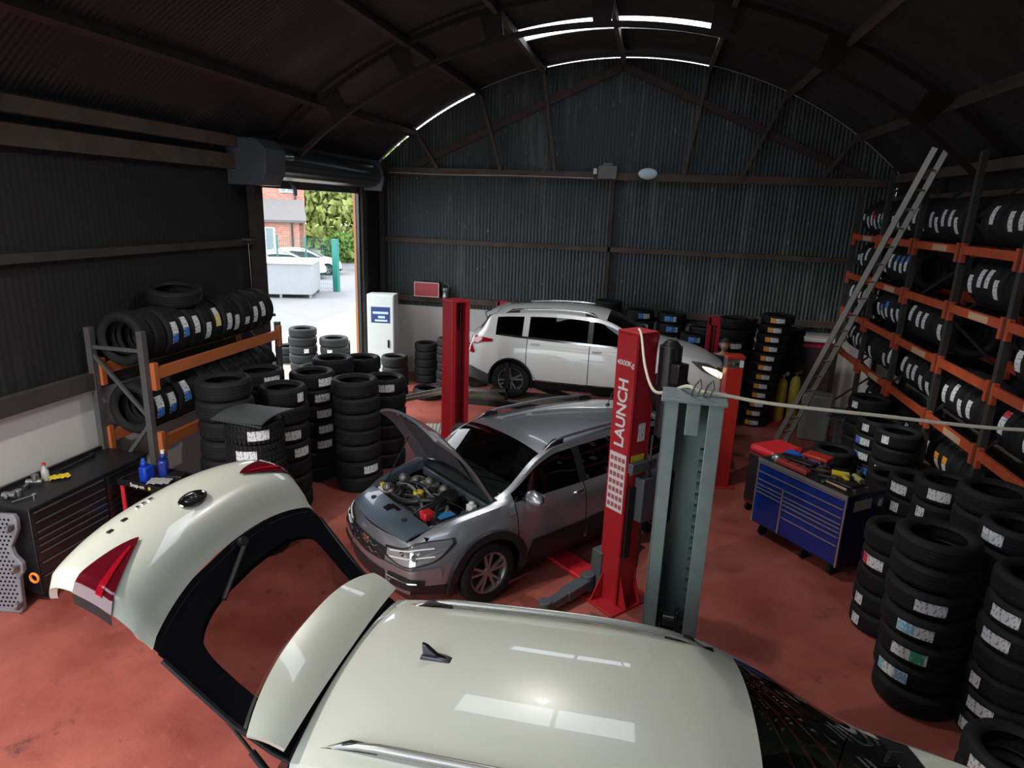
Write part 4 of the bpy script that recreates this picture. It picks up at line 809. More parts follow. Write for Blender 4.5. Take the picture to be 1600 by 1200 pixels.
class Body:
    def __init__(s, S):
        s.S = S; s.y = [pchip(t) for t in S['y']]; s.z = [pchip(t) for t in S['z']]
        s.xn, s.xt = S['xn'], S['xt']; s.wf, s.wr, s.Ra = S['wf'], S['wr'], S['Ra']
        s.np = pchip(S['nose']); s.tp = pchip(S['tail'])
    def az(s, x):
        for w in (s.wf, s.wr):
            d = abs(x-w)
            if d < s.Ra: return S_AX(s)+math.sqrt(s.Ra**2-d*d)
        return -1
    def raw(s, x, v):
        if v >= 5:
            t = v-5; y5, z5, z6 = s.y[5](x), s.z[5](x), s.z[6](x)
            return y5*(1-t), z5+(z6-z5)*(1-(1-t)**2.2)
        k_ = int(v); t = v-k_
        Y = [s.y[i](x) for i in range(6)]; Z = [s.z[i](x) for i in range(6)]
        if k_ == 4: return Y[4]+(Y[5]-Y[4])*t+.012*math.sin(PI*t)*min(1, (Z[5]-Z[4])*5), Z[4]+(Z[5]-Z[4])*t
        def tang(A, i):
            if i == 0: return A[1]-A[0]
            if i >= 4: return (A[4]-A[3])
            return (A[i+1]-A[i-1])/2
        def he(A): 
            t2, t3 = t*t, t**3; return A[k_]*(2*t3-3*t2+1)+tang(A, k_)*(t3-2*t2+t)+A[k_+1]*(-2*t3+3*t2)+tang(A, k_+1)*(t3-t2)
        return he(Y), he(Z)
    def warp(s, x, y, z, ym):
        u = 1-(min(abs(y)/max(ym, .01), 1))**2; X = x
        a = max(0, min(1, (x-(s.xn-.9))/.9)); X += s.S['bow']*u*a*a + s.np(z)*max(0, min(1, (x-(s.xn-.45))/.45))**1.6
        b = max(0, min(1, ((s.xt+.7)-x)/.7)); X -= s.S['bowt']*u*b*b + s.tp(z)*max(0, min(1, ((s.xt+.4)-x)/.4))**1.6
        ws = s.S.get('wsbow', .10); xm = s.S['xws']; c = math.exp(-((x-xm)/.45)**2)
        if abs(y) < s.y[5](x)*1.001 and x < s.xn-.9+.6: X += ws*u*c
        return X
    def pt(s, x, v, side=1, off=0):
        y, z = s.raw(x, v); a = s.az(x)
        if v < 5 and z < a: 
            z = a; vv = v
            for _ in range(24):
                vv += .04
                if s.raw(x, vv)[1] >= a: break
            y = s.raw(x, vv)[0]
        ym = s.y[2](x) if v < 5 else s.y[5](x)
        X = s.warp(x, y, z, ym if v >= 5 else max(y, .01))
        p = Vector((X, y*side, z))
        if off:
            e = .01; b_ = s.pt(x+e, v, side) - s.pt(x-e, v, side); c = s.pt(x, min(v+e, 6), side)-s.pt(x, max(v-e, 0), side); n = b_.cross(c)
            if n.length > 1e-9:
                n.normalize()
                if n.y*side < 0 and abs(n.y) > .3 or (abs(n.y) <= .3 and n.z < 0): n = -n
                p += n*off
        return p
    def vz(s, x, z):
        lo, hi = 0, 5
        for _ in range(22):
            m = (lo+hi)/2
            if s.raw(x, m)[1] < z: lo = m
            else: hi = m
        return lo
    def end(s, q, z, side=1, off=0, front=True):
        """q<0: across the nose (-1 centre..0 corner); q>0: back along the flank"""
        xe = s.xn if front else s.xt; sg = 1 if front else -1
        if q >= 0:
            x = xe-sg*q; return s.pt(x, s.vz(x, z), side, off)
        y, _ = s.raw(xe, s.vz(xe, z)); yy = y*(1+q); u = 1-(yy/max(y, .01))**2
        X = xe+sg*((s.S['bow'] if front else s.S['bowt'])*u+(s.np if front else s.tp)(z))
        return Vector((X+sg*off, yy*side, z))
    def build(s, root, paint, zones, skip=(), extra=(), cap=True):
        """zones(x,v,side)->(part name, material list index); returns dict of objects"""
        xs = set(round(s.xt+(s.xn-s.xt)*i/150, 4) for i in range(151)) | set(extra)
        for w in (s.wf, s.wr):
            for i in range(25): xs.add(round(w+s.Ra*math.cos(PI*i/24), 4))
            xs |= {round(w-s.Ra-.001, 4), round(w+s.Ra+.001, 4)}
        xs = sorted(x for x in xs if s.xt <= x <= s.xn); parts = {}
        for side in (1, -1):
            G = [[s.pt(x, v, side) for v in VS] for x in xs]
            for i in range(len(xs)-1):
                for j in range(len(VS)-1):
                    zn = zones((xs[i]+xs[i+1])/2, (VS[j]+VS[j+1])/2, side)
                    if zn is None: continue
                    q = [G[i][j], G[i][j+1], G[i+1][j+1], G[i+1][j]]
                    if (q[0]-q[1]).length < 1e-5 and (q[2]-q[3]).length < 1e-5: continue
                    if (q[1]-q[2]).length < 1e-5 and (q[0]-q[3]).length < 1e-5: continue
                    if side < 0: q = q[::-1]
                    parts.setdefault(zn, MB()).add(q, [(0,1,2,3)])
            if cap:
                for front in (True, False):
                    zt = zones(s.xn-.001 if front else s.xt+.001, 5.5, side)
                    nm = ('body_shell', 'paint') if front else (zones(s.xt+.001, 3.5, side) or None)
                    if nm is None: continue
                    sgn = (1 if front else -1)*side
                    rows = []
                    xe = s.xn if front else s.xt
                    for v in [v for v in VS if v <= 5]:
                        z = s.raw(xe, v)[1]; rows.append([s.end(-1+t/12, z, side, front=front) for t in range(13)])
                    mb = parts.setdefault(nm, MB())
                    if sgn > 0: rows = [r[::-1] for r in rows]
                    mb.grid(rows)
        return parts
def S_AX(s): return s.S['R']+.01
def make_wheel(parent, x, y, R, w, side, spokes=5, rimcol='alu', name='wheel', dark='black', k_=.66):
    """tyre as the wheel part with the rim as its child"""
    rim = R*k_; h = w/2
    pr = [(rim*.97,-h*.7),(rim*1.03,-h*.92),(R*.86,-h),(R*.94,-h*.88),(R*.985,-h*.66),(R,-h*.35),(R*.985,-.012),(R*.985,.012),(R,h*.35),(R*.985,h*.66),(R*.94,h*.88),(R*.86,h),(rim*1.03,h*.92),(rim*.97,h*.7)]
    b = MB(); b.lathe(pr, 44, axis='y'); t = b.build(name, M['rubber'], parent); t.location = (x, y, R)
    b = MB(); s = side
    b.lathe([(rim*.99, -h*.72), (rim*.9, -h*.5), (rim*.88, h*.5), (rim*.93, h*.74), (rim*1.0, h*.78), (rim*1.02, h*.70)] if s > 0 else [(rim*.99, h*.72), (rim*.9, h*.5), (rim*.88, -h*.5), (rim*.93, -h*.74), (rim*1.0, -h*.78), (rim*1.02, -h*.70)], 40, axis='y')
    yo = s*h*.62
    for i in range(spokes):
        for d in (-.17, .17):
            a = 2*PI*i/spokes+.3; p0 = Vector((math.cos(a+d*.8)*rim*.16, yo*.86, math.sin(a+d*.8)*rim*.16)); p1 = Vector((math.cos(a+d*1.25)*rim*.95, yo, math.sin(a+d*1.25)*rim*.95)); b.beam(p0, p1, .018, rim*.115, up=(0,1,0)) if False else b.beam(p0, p1, rim*.12, .022, up=(0,1,0))
    b.cyl((0, yo*.75, 0), (0, yo*1.05, 0), rim*.24, rim*.20, n=20); b.cyl((0, yo*1.04, 0), (0, yo*1.1, 0), rim*.11, n=16)
    b.build('rim', M[rimcol], t)
    b = MB(); b.cyl((0, -s*h*.1, 0), (0, s*h*.12, 0), rim*.84, n=36); b.build('brake_disc', M[dark], t)
    return t
def rail_bar(parent, B, x0, x1, side, m1='alu', feet='black', yo=-.02, ins=.035, h=.055, r=.016, name='roof_rail'):
    pts = []; n = 20
    for i in range(n+1):
        t = i/n; x = x0+(x1-x0)*t; p = B.pt(x, 5.0, side); p.y -= side*yo*-1*0; z = p.z+.012+h*min(1, math.sin(PI*t)*2.6)**.8 if 0 < t < 1 else p.z+.006
        pts.append((p.x, p.y-side*ins, z))
    b = MB(); b.tube(pts, [r*(.45+.55*min(1, 6*min(i/n, 1-i/n)+.0)) for i in range(n+1)], 10); o = b.build(name, M[m1], parent)
    for q0, q1 in ((0, 3), (n-3, n), (n//2-1, n//2+1)):
        if q0 == n//2-1 and m1 != 'black': continue
        b = MB(); P = [[pts[i][0] for i in (q0, q1)]]
        a, c = Vector(pts[q0]), Vector(pts[q1]); zb = B.pt(x0+(x1-x0)*(q0+q1)/2/n, 5.0+ins, side).z
        b.prism([(a.x, zb-.01), (c.x, zb-.01), (c.x, c.z), ((a.x+c.x)/2, max(a.z, c.z)), (a.x, a.z)], a.y-.012, a.y+.012, 'xz'); b.build('rail_foot', M[feet], o, bevel=.004)
    return o
def mirror(parent, p, side, m, sc=1):
    b = MB(Matrix.Translation(p)); pr = []
    for i in range(9):
        t = i/8; r = math.sin(PI*min(max(t, .02), .98))**.45; pr.append([(.06*r*math.cos(2*PI*j/20)*sc+.02, side*(.03+.21*t)*sc, .085*r*math.sin(2*PI*j/20)*(1-.25*t)*sc+.02) for j in range(21)])
    b.grid(pr); b.add(pr[0][:-1], [tuple(range(20))]); b.add(pr[-1][:-1], [tuple(range(20))[::-1]])
    o = b.build('wing_mirror', m, parent)
    b = MB(Matrix.Translation(p)); b.beam((0, -side*.03, -.045), (.01, side*.09, -.02), .05, .035); b.build('mirror_stalk', M['black'], o)
    b = MB(Matrix.Translation(p)); b.box((-.045*sc, side*.13*sc, .02), (.006, .16*sc, .10*sc)); b.build('mirror_glass', M['chrome'], o)
    return o
def handle(parent, B, x, v, side, m):
    p = B.pt(x, v, side, .016); b = MB(); q0 = B.pt(x-.075, v, side, .004); q1 = B.pt(x-.05, v, side, .028); q2 = B.pt(x+.05, v, side, .028); q3 = B.pt(x+.075, v, side, .004)
    b.tube([q0, q1, q2, q3], [.010, .013, .013, .010], 8); return b.build('door_handle', m, parent)
def patch(B, parent, name, m, x0, x1, v0, v1, side, off=.003, nx=8, nv=4, skew=0, th=.002):
    P = [[B.pt(x0+(x1-x0)*i/nx+skew*j/nv, v0+(v1-v0)*j/nv, side, off) for j in range(nv+1)] for i in range(nx+1)]
    b = MB(); b.grid(P); return b.build(name, m, parent)
def ewrap(B, parent, name, m, top, bot, side, off=.004, front=True, n=18, nz=6, both=False):
    """panel on the nose or tail: top/bot are lists of (q, z) control points"""
    ft, fb = pchip(top), pchip(bot); q0, q1 = top[0][0], top[-1][0]; b = MB()
    for sd in ((1, -1) if both else (side,)):
        P = [[B.end(q0+(q1-q0)*i/n, fb(q0+(q1-q0)*i/n)+(ft(q0+(q1-q0)*i/n)-fb(q0+(q1-q0)*i/n))*j/nz, sd, off, front) for j in range(nz+1)] for i in range(n+1)]
        b.grid(P)
    return b.build(name, m, parent)
def arch_trim(B, parent, m, w, side, rad=.045, name='wheel_arch_trim'):
    P = []
    for i in range(29):
        a = -.12*PI+1.24*PI*i/28; row = []
        for rr in (B.Ra-.02, B.Ra+rad):
            x = w+rr*math.cos(a); z = max(S_AX(B)+rr*math.sin(a), .19); x = max(min(x, B.xn-.01), B.xt+.01)
            xx = w+(B.Ra+.03)*math.cos(a); xx = max(min(xx, B.xn-.02), B.xt+.02); zz = max(S_AX(B)+(B.Ra+.03)*math.sin(a), .2)
            y = B.raw(xx, B.vz(xx, zz))[0]+.012; X = B.warp(x, y, z, y)
            row.append((X, y*side, z))
        P.append(row)
    b = MB(); b.slab([[Vector(p) for p in r] for r in P] if side > 0 else [[Vector(p) for p in r[::-1]] for r in P], .03); return b.build(name, m, parent)
def well(B, parent, w, side):
    R = B.Ra+.0; y1 = B.y[2](w)-.03; b = MB(); n = 20
    rows = [[(w+R*math.cos(PI*1.2*i/n-.1*PI), side*y, S_AX(B)+R*math.sin(PI*1.2*i/n-.1*PI)) for i in range(n+1)] for y in (y1, y1-.30)]
    b.grid(rows); b.add(rows[1], [tuple(range(n+1))]); return b.build('wheel_liner', M['dark'], parent, fixn=False)
def zones_for(S, open_hood=False, open_tail=False, door=True):
    xf0, xf1, xr0, xr1 = S['doors']    # front door front edge, front/rear split(2), rear door rear edge
    g = .006
    def zf(x, v, side):
        hood = v > 5 and x > S['xcowl']
        if hood:
            return None if open_hood else (('bonnet', 'paint') if x < S['xn']-.06 else ('body_shell', 'paint'))
        if v > 5.09 and S['xhead'] < x < S['xcowl']: return ('windscreen', 'glass')
        tailx = S['xroof']
        if x < tailx:
            if v > 4.85:
                if open_tail: return None
                if v > 5.12 and S['xgb'] < x: return ('tailgate_window', 'glass')
                return ('tailgate', 'paint')
            if x < S['xgb']+.02 and v > 1.3 and not open_tail and v > 2.6: return ('tailgate', 'paint') if x < S['xt']+.03 else ('body_shell', 'paint')
        if 4.06 < v < 4.93 and S['qr'] < x < S['wf0']:
            dz = S['z5f'](x)-S['z4f'](x)
            if dz > .035:
                if x > xf1+.035 and x < xf0: return ('front_door_window_%d' % side, 'glass')
                if xr0 < x < xr1-.035: return ('rear_door_window_%d' % side, 'glass')
                if x < S['qr1']: return ('quarter_window_%d' % side, 'glass')
                return ('body_pillar_%d' % side, 'black') if (xr1-.035 <= x <= xf1+.035) else ('body_shell', 'paint')
        if 1.0 < v < 4.06:
            if v < 1.12 and xr0 < x < xf0: return ('seam9_%d' % side, 'dark')
            for i_, e in enumerate((xf0, (xf1+xr1)/2, xr0)):
                if abs(x-e) < g: return ('seam%d_%d' % (i_, side), 'dark')
            if x > (xf1+xr1)/2 and x < xf0: return ('front_door_%d' % side, 'paint')
            if xr0 < x < (xf1+xr1)/2: return ('rear_door_%d' % side, 'paint')
        if v < 1.0: return ('sill', 'clad')
        return ('body_shell', 'paint')
    return zf
def finish(B, root, parts, paint, clad, names=None):
    mm = {'paint': paint, 'glass': M['glass_dark'], 'black': M['black'], 'dark': M['dark'], 'clad': clad}
    out = {}
    order = sorted(parts, key=lambda k_: ('window' in k_[0] and 'door' in k_[0], k_[0]))
    for key in order:
        nm, mt = key; base = nm; sd = 0
        for s1 in (1, -1):
            if nm.endswith('_%d' % s1): base = nm[:-len('_%d' % s1)]; sd = s1
        par = root
        if base in ('front_door_window', 'rear_door_window'): par = out.get((base.replace('_window', ''), sd), root); 
        if base == 'tailgate_window': par = out.get(('tailgate', 0), root)
        gm = mm[mt]
        if mt == 'glass' and base == 'windscreen': gm = M['glass_clear']
        nice = 'door_seam' if base.startswith('seam') else base
        o = parts[key].build(nice, gm, par, sm=35, fixn=True)
        out[(base, sd)] = o
    return out
def interior(root, B, seats=True):
    b = MB(); b.bx(-1.6, 1.15, -.66, .66, .28, .34); b.bx(.98, 1.1, -.66, .66, .3, .88); b.build('floor_pan', M['seat'], root, sm=0)
    b = MB(); P = [[(x, y, .80+.12*math.sin(PI*min(1, (x-.42)/.5))*(1 if x < .9 else 1)) for y in (-.64, -.3, 0, .3, .64)] for x in (.42, .5, .6, .75, .9, 1.0)]
    b.slab([[Vector(p) for p in r[::-1]] for r in P], .16); b.build('dashboard', M['seat'], root)
    for x, ys in ((-.05, (-.36, .36)), (-.9, (-.38, .38))):
        for y in ys:
            b = MB(); b.box((x+.05, y, .50), (.5, .5, .14)); b.box((x-.22, y, .80), (.13, .48, .58), (0, -.28, 0)); b.box((x-.33, y, 1.17), (.09, .24, .16), (0, -.2, 0)); b.build('seat', M['seat'], root, bevel=.04)
def car_common(B, root, paint, rimcol='alu', k_=.66, spokes=5, w=.205):
    S = B.S; y = B.y[2](B.wf)-.115
    for x in (B.wf, B.wr):
        for s1 in (1, -1): make_wheel(root, x, s1*y, S['R'], w, s1, spokes, rimcol, k_=k_); well(B, root, x, s1)
def base_spec(**kw):
    S = dict(xn=2.02, xt=-2.0, wf=1.27, wr=-1.27, Ra=.375, R=.33, bow=.13, bowt=.10, wsbow=.10, xws=.75,
      xcowl=1.02, xhead=.22, xroof=-1.66, xgb=-1.90, qr=-1.58, qr1=-1.12, wf0=.93, doors=(.90, .0, -1.02, -.0),
      nose=[(.15, .0), (.3, .05), (.5, .06), (.65, .03), (.8, -.03), (1, -.12)], tail=[(.15, 0), (.35, .05), (.55, .06), (.8, .02), (1.0, -.02), (1.2, -.05)])
    S['y'] = [[(-2.0,.58),(-1.7,.72),(0,.76),(1.6,.74),(2.02,.60)],
      [(-2.0,.64),(-1.75,.79),(-1.2,.83),(0,.84),(1.2,.83),(1.7,.79),(2.02,.65)],
      [(-2.0,.66),(-1.75,.81),(-1.25,.865),(0,.865),(1.25,.865),(1.7,.81),(2.02,.66)],
      [(-2.0,.64),(-1.7,.79),(-1.2,.84),(0,.845),(1.2,.83),(1.7,.77),(2.02,.63)],
      [(-2.0,.60),(-1.7,.70),(-1.2,.765),(0,.79),(.95,.775),(1.6,.70),(2.02,.58)],
      [(-2.0,.56),(-1.66,.55),(-1.2,.56),(-.4,.585),(.2,.605),(.6,.655),(.98,.70),(1.5,.66),(2.02,.53)]]
    S['z'] = [[(-2.0,.26),(-1.6,.21),(1.6,.20),(2.02,.24)], [(-2.0,.40),(0,.34),(2.02,.36)], [(-2.0,.62),(0,.60),(2.02,.54)],
      [(-2.0,.84),(-1.2,.90),(0,.87),(1.2,.82),(1.7,.74),(2.02,.64)],
      [(-2.0,.94),(-1.6,1.06),(-1.0,1.04),(0,1.0),(.95,.98),(1.5,.90),(1.8,.82),(2.02,.71)],
      [(-2.0,.99),(-1.90,1.06),(-1.66,1.36),(-1.2,1.42),(-.5,1.455),(.1,1.42),(.3,1.36),(.98,1.02),(1.5,.93),(1.8,.85),(2.02,.74)],
      [(-2.0,1.02),(-1.92,1.10),(-1.68,1.43),(-1.2,1.51),(-.4,1.55),(.1,1.51),(.28,1.46),(1.02,1.09),(1.5,1.0),(1.85,.89),(2.02,.745)]]
    S.update(kw); S['z4f'] = pchip(S['z'][4]); S['z5f'] = pchip(S['z'][5]); return S

# ---- white crossover on the ramp
def white_car():
    S = base_spec(); B = Body(S)
    r = thing('car', 'white crossover car raised on the brown ramp, nose to the right, headlight lit', 'car', (-.79, 10.50, .93), 0)
    P = B.build(r, None, zones_for(S), extra=[S['doors'][0]-.006, S['doors'][0]+.006, -.006, .006, -1.026, -1.014])
    out = finish(B, r, P, M['white_paint'], M['black']); car_common(B, r, M['white_paint'], spokes=4)
    for s1 in (1, -1):
        handle(out[('front_door', s1)], B, .12, 3.35, s1, M['white_paint']); handle(out[('rear_door', s1)], B, -.88, 3.45, s1, M['white_paint'])
        mirror(r, Vector((.78, s1*.80, 1.03)), s1, M['blackmet'])
        rail_bar(r, B, -1.45, .12, s1, 'chrome')
        ewrap(B, r, 'headlight', M['lamp_on'] if s1 < 0 else M['lamp_clear'], [(-.25,.66),(-.05,.70),(.15,.77),(.24,.79)], [(-.25,.62),(-.05,.60),(.15,.70),(.24,.78)], s1, .010)
        ewrap(B, r, 'headlight_housing', M['lamp_clear'], [(-.42,.69),(-.1,.75),(.2,.83),(.42,.87)], [(-.42,.62),(-.1,.59),(.2,.70),(.42,.86)], s1, .007)
        ewrap(B, r, 'tail_light', M['lamp_red'], [(-.30,.96),(-.05,.99),(.16,1.0),(.40,.99)], [(-.30,.90),(-.05,.87),(.10,.88),(.2,.92) ,(.40,.95)], s1, .012, front=False)
        ewrap(B, r, 'tail_light', M['lamp_red'], [(-.16,.92),(-.02,.90),(.10,.76)], [(-.16,.82),(-.02,.74),(.10,.72)], s1, .013, front=False)
        ewrap(B, r, 'rear_bumper', M['greymet'], [(-1,.50),(0,.50),(.30,.42),(.42,.36)], [(-1,.27),(0,.27),(.3,.24),(.42,.26)], s1, .012, front=False)
        ewrap(B, r, 'front_bumper_trim', M['black'], [(-1,.38),(0,.38),(.2,.34)], [(-1,.26),(0,.26),(.2,.25)], s1, .010)
        arch_trim(B, r, M['black'], B.wf, s1, .004); arch_trim(B, r, M['black'], B.wr, s1, .004)
        patch(B, r, 'door_trim', M['chrome'], -1.0, .85, .98, 1.10, s1, .008, nx=12)
        patch(B, r, 'window_trim', M['chrome'], -1.5, .9, 4.0, 4.08, s1, .006, nx=16, nv=2)
    ewrap(B, r, 'grille', M['black'], [(-1,.62),(-.45,.60)], [(-1,.42),(-.45,.45)], 1, .008, both=True)
    b = MB(); P_ = [[Vector((-1.60-.16*i/3, y*.52, 1.435-.012*i+.045*(1-abs(y)**3)-.012*i)) for y in [j/6-1 for j in range(13)]] for i in range(4)]
    b.slab(P_, .022); b.build('roof_spoiler', M['white_paint'], r)
    b = MB(); p = B.pt(-1.35, 6); b.cyl(p, p+Vector((-.10, 0, .16)), .006, .003, n=8); b.build('aerial', M['black'], r)
    interior(r, B)
    b = MB(); p = B.end(-1, .9, 1, .03, False); b.tube([(-1.88,.0,1.15), (-1.95,.05,1.3), (-1.82,.3,1.36)], .009, 6); b.build('rear_wiper', M['black'], r)
    # wheel clamp of the alignment rig (rests on the rear wheel)
    t = thing('wheel_clamp', 'black three-arm alignment clamp gripping the rear wheel of the white car', 'wheel clamp', (-.79-1.23, 10.50-.90, .93+.31), 0)
    b = MB(); b.cyl((0, -.06, 0), (0, .0, 0), .05, n=16); b.beam((0,-.03,-.30), (0,-.03,.30), .05, .03, up=(0,1,0)); b.beam((-.25,-.03,-.14), (.25,-.03,-.14), .05, .03, up=(0,1,0)); b.build('clamp_frame', M['black'], t)
    b = MB(); b.beam((-.75,-.10,-.17), (.0,-.08,-.14), .05, .04); b.bx(-.80,-.70,-.14,-.06,-.22,-.12); b.build('sensor_arm', M['steel'], t)
    return r
wc = white_car(); wc.scale = (.945, .97, .93)
for loc, rz, lab in (((-18.9, 33.6, -.16), ra+.05, 'white car parked beyond the green fence, seen through the doorway'), ((-18.6, 31.2, -.16), ra+.2, 'white car parked behind the steel tank at the left of the doorway')):
    c = copy_tree(wc); c.location = loc; c.rotation_euler = (0, 0, rz); c['label'] = lab

# ---- silver crossover with its bonnet up
def silver_car():
    S = base_spec(R=.335, Ra=.39, wf=1.30, wr=-1.30, xcowl=1.12, xhead=.50, xws=.9)
    S['y'] = [[(x, y*1.045) for x, y in t] for t in S['y']]
    S['z'][4] = [(-2.0,.94),(-1.6,1.04),(-1.0,1.02),(0,.99),(1.05,.98),(1.5,.92),(1.8,.84),(2.02,.73)]
    S['z'][5] = [(-2.0,.98),(-1.90,1.05),(-1.66,1.30),(-1.2,1.36),(-.5,1.395),(.3,1.38),(.52,1.33),(1.08,1.02),(1.5,.95),(1.8,.87),(2.02,.76)]
    S['z'][6] = [(-2.0,1.01),(-1.92,1.09),(-1.68,1.38),(-1.2,1.45),(-.4,1.49),(.3,1.47),(.50,1.42),(1.12,1.10),(1.5,1.03),(1.85,.93),(2.02,.77)]
    S['z4f'] = pchip(S['z'][4]); S['z5f'] = pchip(S['z'][5]); S['wf0'] = 1.02; S['doors'] = (.96, .02, -1.02, 0)
    B = Body(S); r = thing('car', 'silver crossover with raised bonnet and exposed engine beside the red column', 'car', (-1.14, 7.17, 0), math.radians(-129.5))
    P = B.build(r, None, zones_for(S, open_hood=True), extra=[.954, .966, .004, .016, -1.026, -1.014])
    out = finish(B, r, P, M['silver_paint'], M['black']); car_common(B, r, M['silver_paint'], spokes=5)
    for s1 in (1, -1):
        handle(out[('front_door', s1)], B, .12, 3.3, s1, M['chrome']); handle(out[('rear_door', s1)], B, -.88, 3.4, s1, M['chrome'])
        mirror(r, Vector((.84, s1*.84, 1.04)), s1, M['silver_paint'], 1.1)
        rail_bar(r, B, -1.5, .42, s1, 'silver_paint', r=.020, h=.06)
        arch_trim(B, r, M['black'], B.wf, s1, .065); arch_trim(B, r, M['black'], B.wr, s1, .065)
        ewrap(B, r, 'headlight', M['lamp_clear'], [(-.45,.66),(-.15,.69),(.12,.76),(.33,.79)], [(-.45,.60),(-.15,.56),(.12,.60),(.33,.76)], s1, .012)
        for z0, z1 in ((.655, .69), (.60, .625)):
            b = MB(); b.tube([B.end(-.38+.55*i/8, z0+(z1-z0)*i/8+.03*i/8, s1, .018) for i in range(9)], .007, 6); b.build('daylight_strip', M['white'], r)
        for q in (-.18, .02): b = MB(); c = B.end(q, .645, s1, .008); d = (B.end(q, .645, s1, .022)-c); b.cyl(c, c+d, .034, .028, n=18); b.build('headlight_projector', M['chrome'], r)
        ewrap(B, r, 'bumper_upper', M['white_paint'] if False else M['silver_paint'], [(-.55,.53),(-.1,.53),(.22,.56)], [(-.55,.46),(-.1,.46),(.2,.44)], s1, .016)
        hl = ewrap(B, r, 'headlight_surround', M['black'], [(-.50,.675),(-.15,.705),(.12,.775),(.36,.80)], [(-.50,.585),(-.15,.545),(.12,.585),(.36,.75)], s1, .008)
        ewrap(B, r, 'fog_lamp_housing', M['black'], [(-.42,.44),(-.1,.45),(.1,.42)], [(-.42,.30),(-.1,.30),(.1,.33)], s1, .010)
        b = MB(); b.tube([B.end(-.42+.46*i/8, .40-.0*i, s1, .02) for i in range(9)], .009, 6); b.build('bumper_trim', M['chrome'], r)
        patch(B, out[('front_door', s1)], 'door_cladding', M['black'], .03, .82, 1.05, 1.9, s1, .010, nx=8, skew=-.05); patch(B, out[('rear_door', s1)], 'door_cladding', M['black'], -.94, -.03, 1.05, 1.95, s1, .010, nx=8)
        patch(B, r, 'indicator', M['lamp_clear'], .98, 1.06, 3.30, 3.55, s1, .010, nx=3, nv=2)
        # fender inner edge
        b = MB(); b.grid([[B.pt(1.0+.9*i/14, 5.0, s1), B.pt(1.0+.9*i/14, 5.0, s1)+Vector((0, -s1*.05, -.015)), B.pt(1.0+.9*i/14, 5.0, s1)+Vector((0, -s1*.06, -.12))] for i in range(15)]); b.build('wing_inner_edge', M['silver_dark'], r)
    ewrap(B, r, 'grille', M['black'], [(-1,.66),(-.5,.65)], [(-1,.50),(-.5,.52)], 1, .008, both=True)
    b = MB()
    for s1 in (1, -1):
        for z in (.61, .55):
            q = [-.98+.05*i for i in range(10)]
            b.tube([B.end(a, z+(.018 if (i//2) % 2 else -.0), s1, .016) for i, a in enumerate(q)], .006, 6)
    b.build('grille_bars', M['chrome'], r)
    ewrap(B, r, 'lower_grille', M['black'], [(-1,.42),(-.5,.42)], [(-1,.27),(-.5,.28)], 1, .010, both=True)
    b = MB(); b.bx(2.19, 2.205, -.06, .06, .58, .66); b.build('badge', M['chrome'], r, bevel=.004)
    b = MB(); b.cyl((2.16, .44, .36), (2.22, .44, .36), .022, n=12); b.build('towing_eye', M['steel'], r)
    # bay
    b = MB(); b.bx(.98, 1.95, -.62, .62, .30, .34); b.bx(.96, 1.0, -.66, .66, .3, 1.0); b.bx(1.0, 1.9, -.66, -.60, .3, .80); b.bx(1.0, 1.9, .60, .66, .3, .80); b.build('engine_bay', M['dark'], r, sm=0)
    P_ = [[Vector((x, y*(.60-.06*(x-1.8)/.25), .885-.09*((x-1.8)/.25)**2-.03*abs(y)**3+.0)) for y in [j/8-1 for j in range(17)]] for x in (1.80, 1.86, 1.92, 1.98, 2.03)]
    P_ = [[Vector((p.x+.04*(1-(p.y/.62)**2)+.09*(1-(p.y/.62)**2)*(i/4), p.y, p.z)) for p in row] for i, row in enumerate(P_)]
    b = MB(); b.slab([row[::-1] for row in P_], .02); sp2 = b.build('slam_panel', M['silver_dark'], r)
    b = MB(); b.box((1.95, .0, .868), (.10, .10, .02), (0, .3, 0)); b.box((1.89, .05, .884), (.04, .16, .012)); b.build('latch_opening', M['dark'], sp2)
    for y in (-.32, .32): b = MB(); b.cyl((1.94, y, .845), (1.94, y, .875), .03, n=16); b.build('rubber_buffer', M['black'], sp2)
    b = MB(); P_ = [[Vector((x, y, .99-.10*(1.16-x)/.2 if False else 1.0-.25*(x-1.0))) for y in [-.66+.12*j for j in range(12)]] for x in (.92, 1.0, 1.08, 1.14)]
    b.slab([row[::-1] for row in P_], .05); b.build('scuttle_panel', M['black'], r)
    b = MB(); b.bx(1.13, 1.17, -.62, .62, .84, .93); b.build('bulkhead', M['silver_dark'], r, bevel=.01)
    for y0, y1 in ((-.45, .15), (.05, .58)): b = MB(); b.tube([(1.02, y0, 1.03), (.95, (y0+y1)/2, 1.08), (.90, y1, 1.10)], .009, 6); b.bx(.99, 1.05, y0-.03, y0+.03, 1.0, 1.04); b.build('wiper', M['black'], r)
    for s1 in (1, -1): b = MB(); b.cyl((1.30, s1*.52, .60), (1.30, s1*.52, .84), .12, .10, n=24); b.cyl((1.30, s1*.52, .84), (1.30, s1*.52, .86), .05, n=16); b.build('strut_tower', M['silver_dark'], r)
    dk = mat('engine_plastic', (.03, .03, .03), .5, var=.3); al = mat('engine_alloy', (.30, .29, .26), .45, metal=.6, var=.5, vscale=20); rnd = random.Random(3)
    en = MB(); en.bx(1.26, 1.74, -.40, .20, .4, .78); en.build('engine_block', al, r, bevel=.02)
    en = MB(); en.bx(1.40, 1.72, -.34, .14, .78, .85); en.build('engine_cover', dk, r, bevel=.03)
    b = MB(); b.cyl((1.58, -.02, .85), (1.58, -.02, .955), .055, n=12); b.build('oil_filler_cap', M['yellow'], r, bevel=.006)
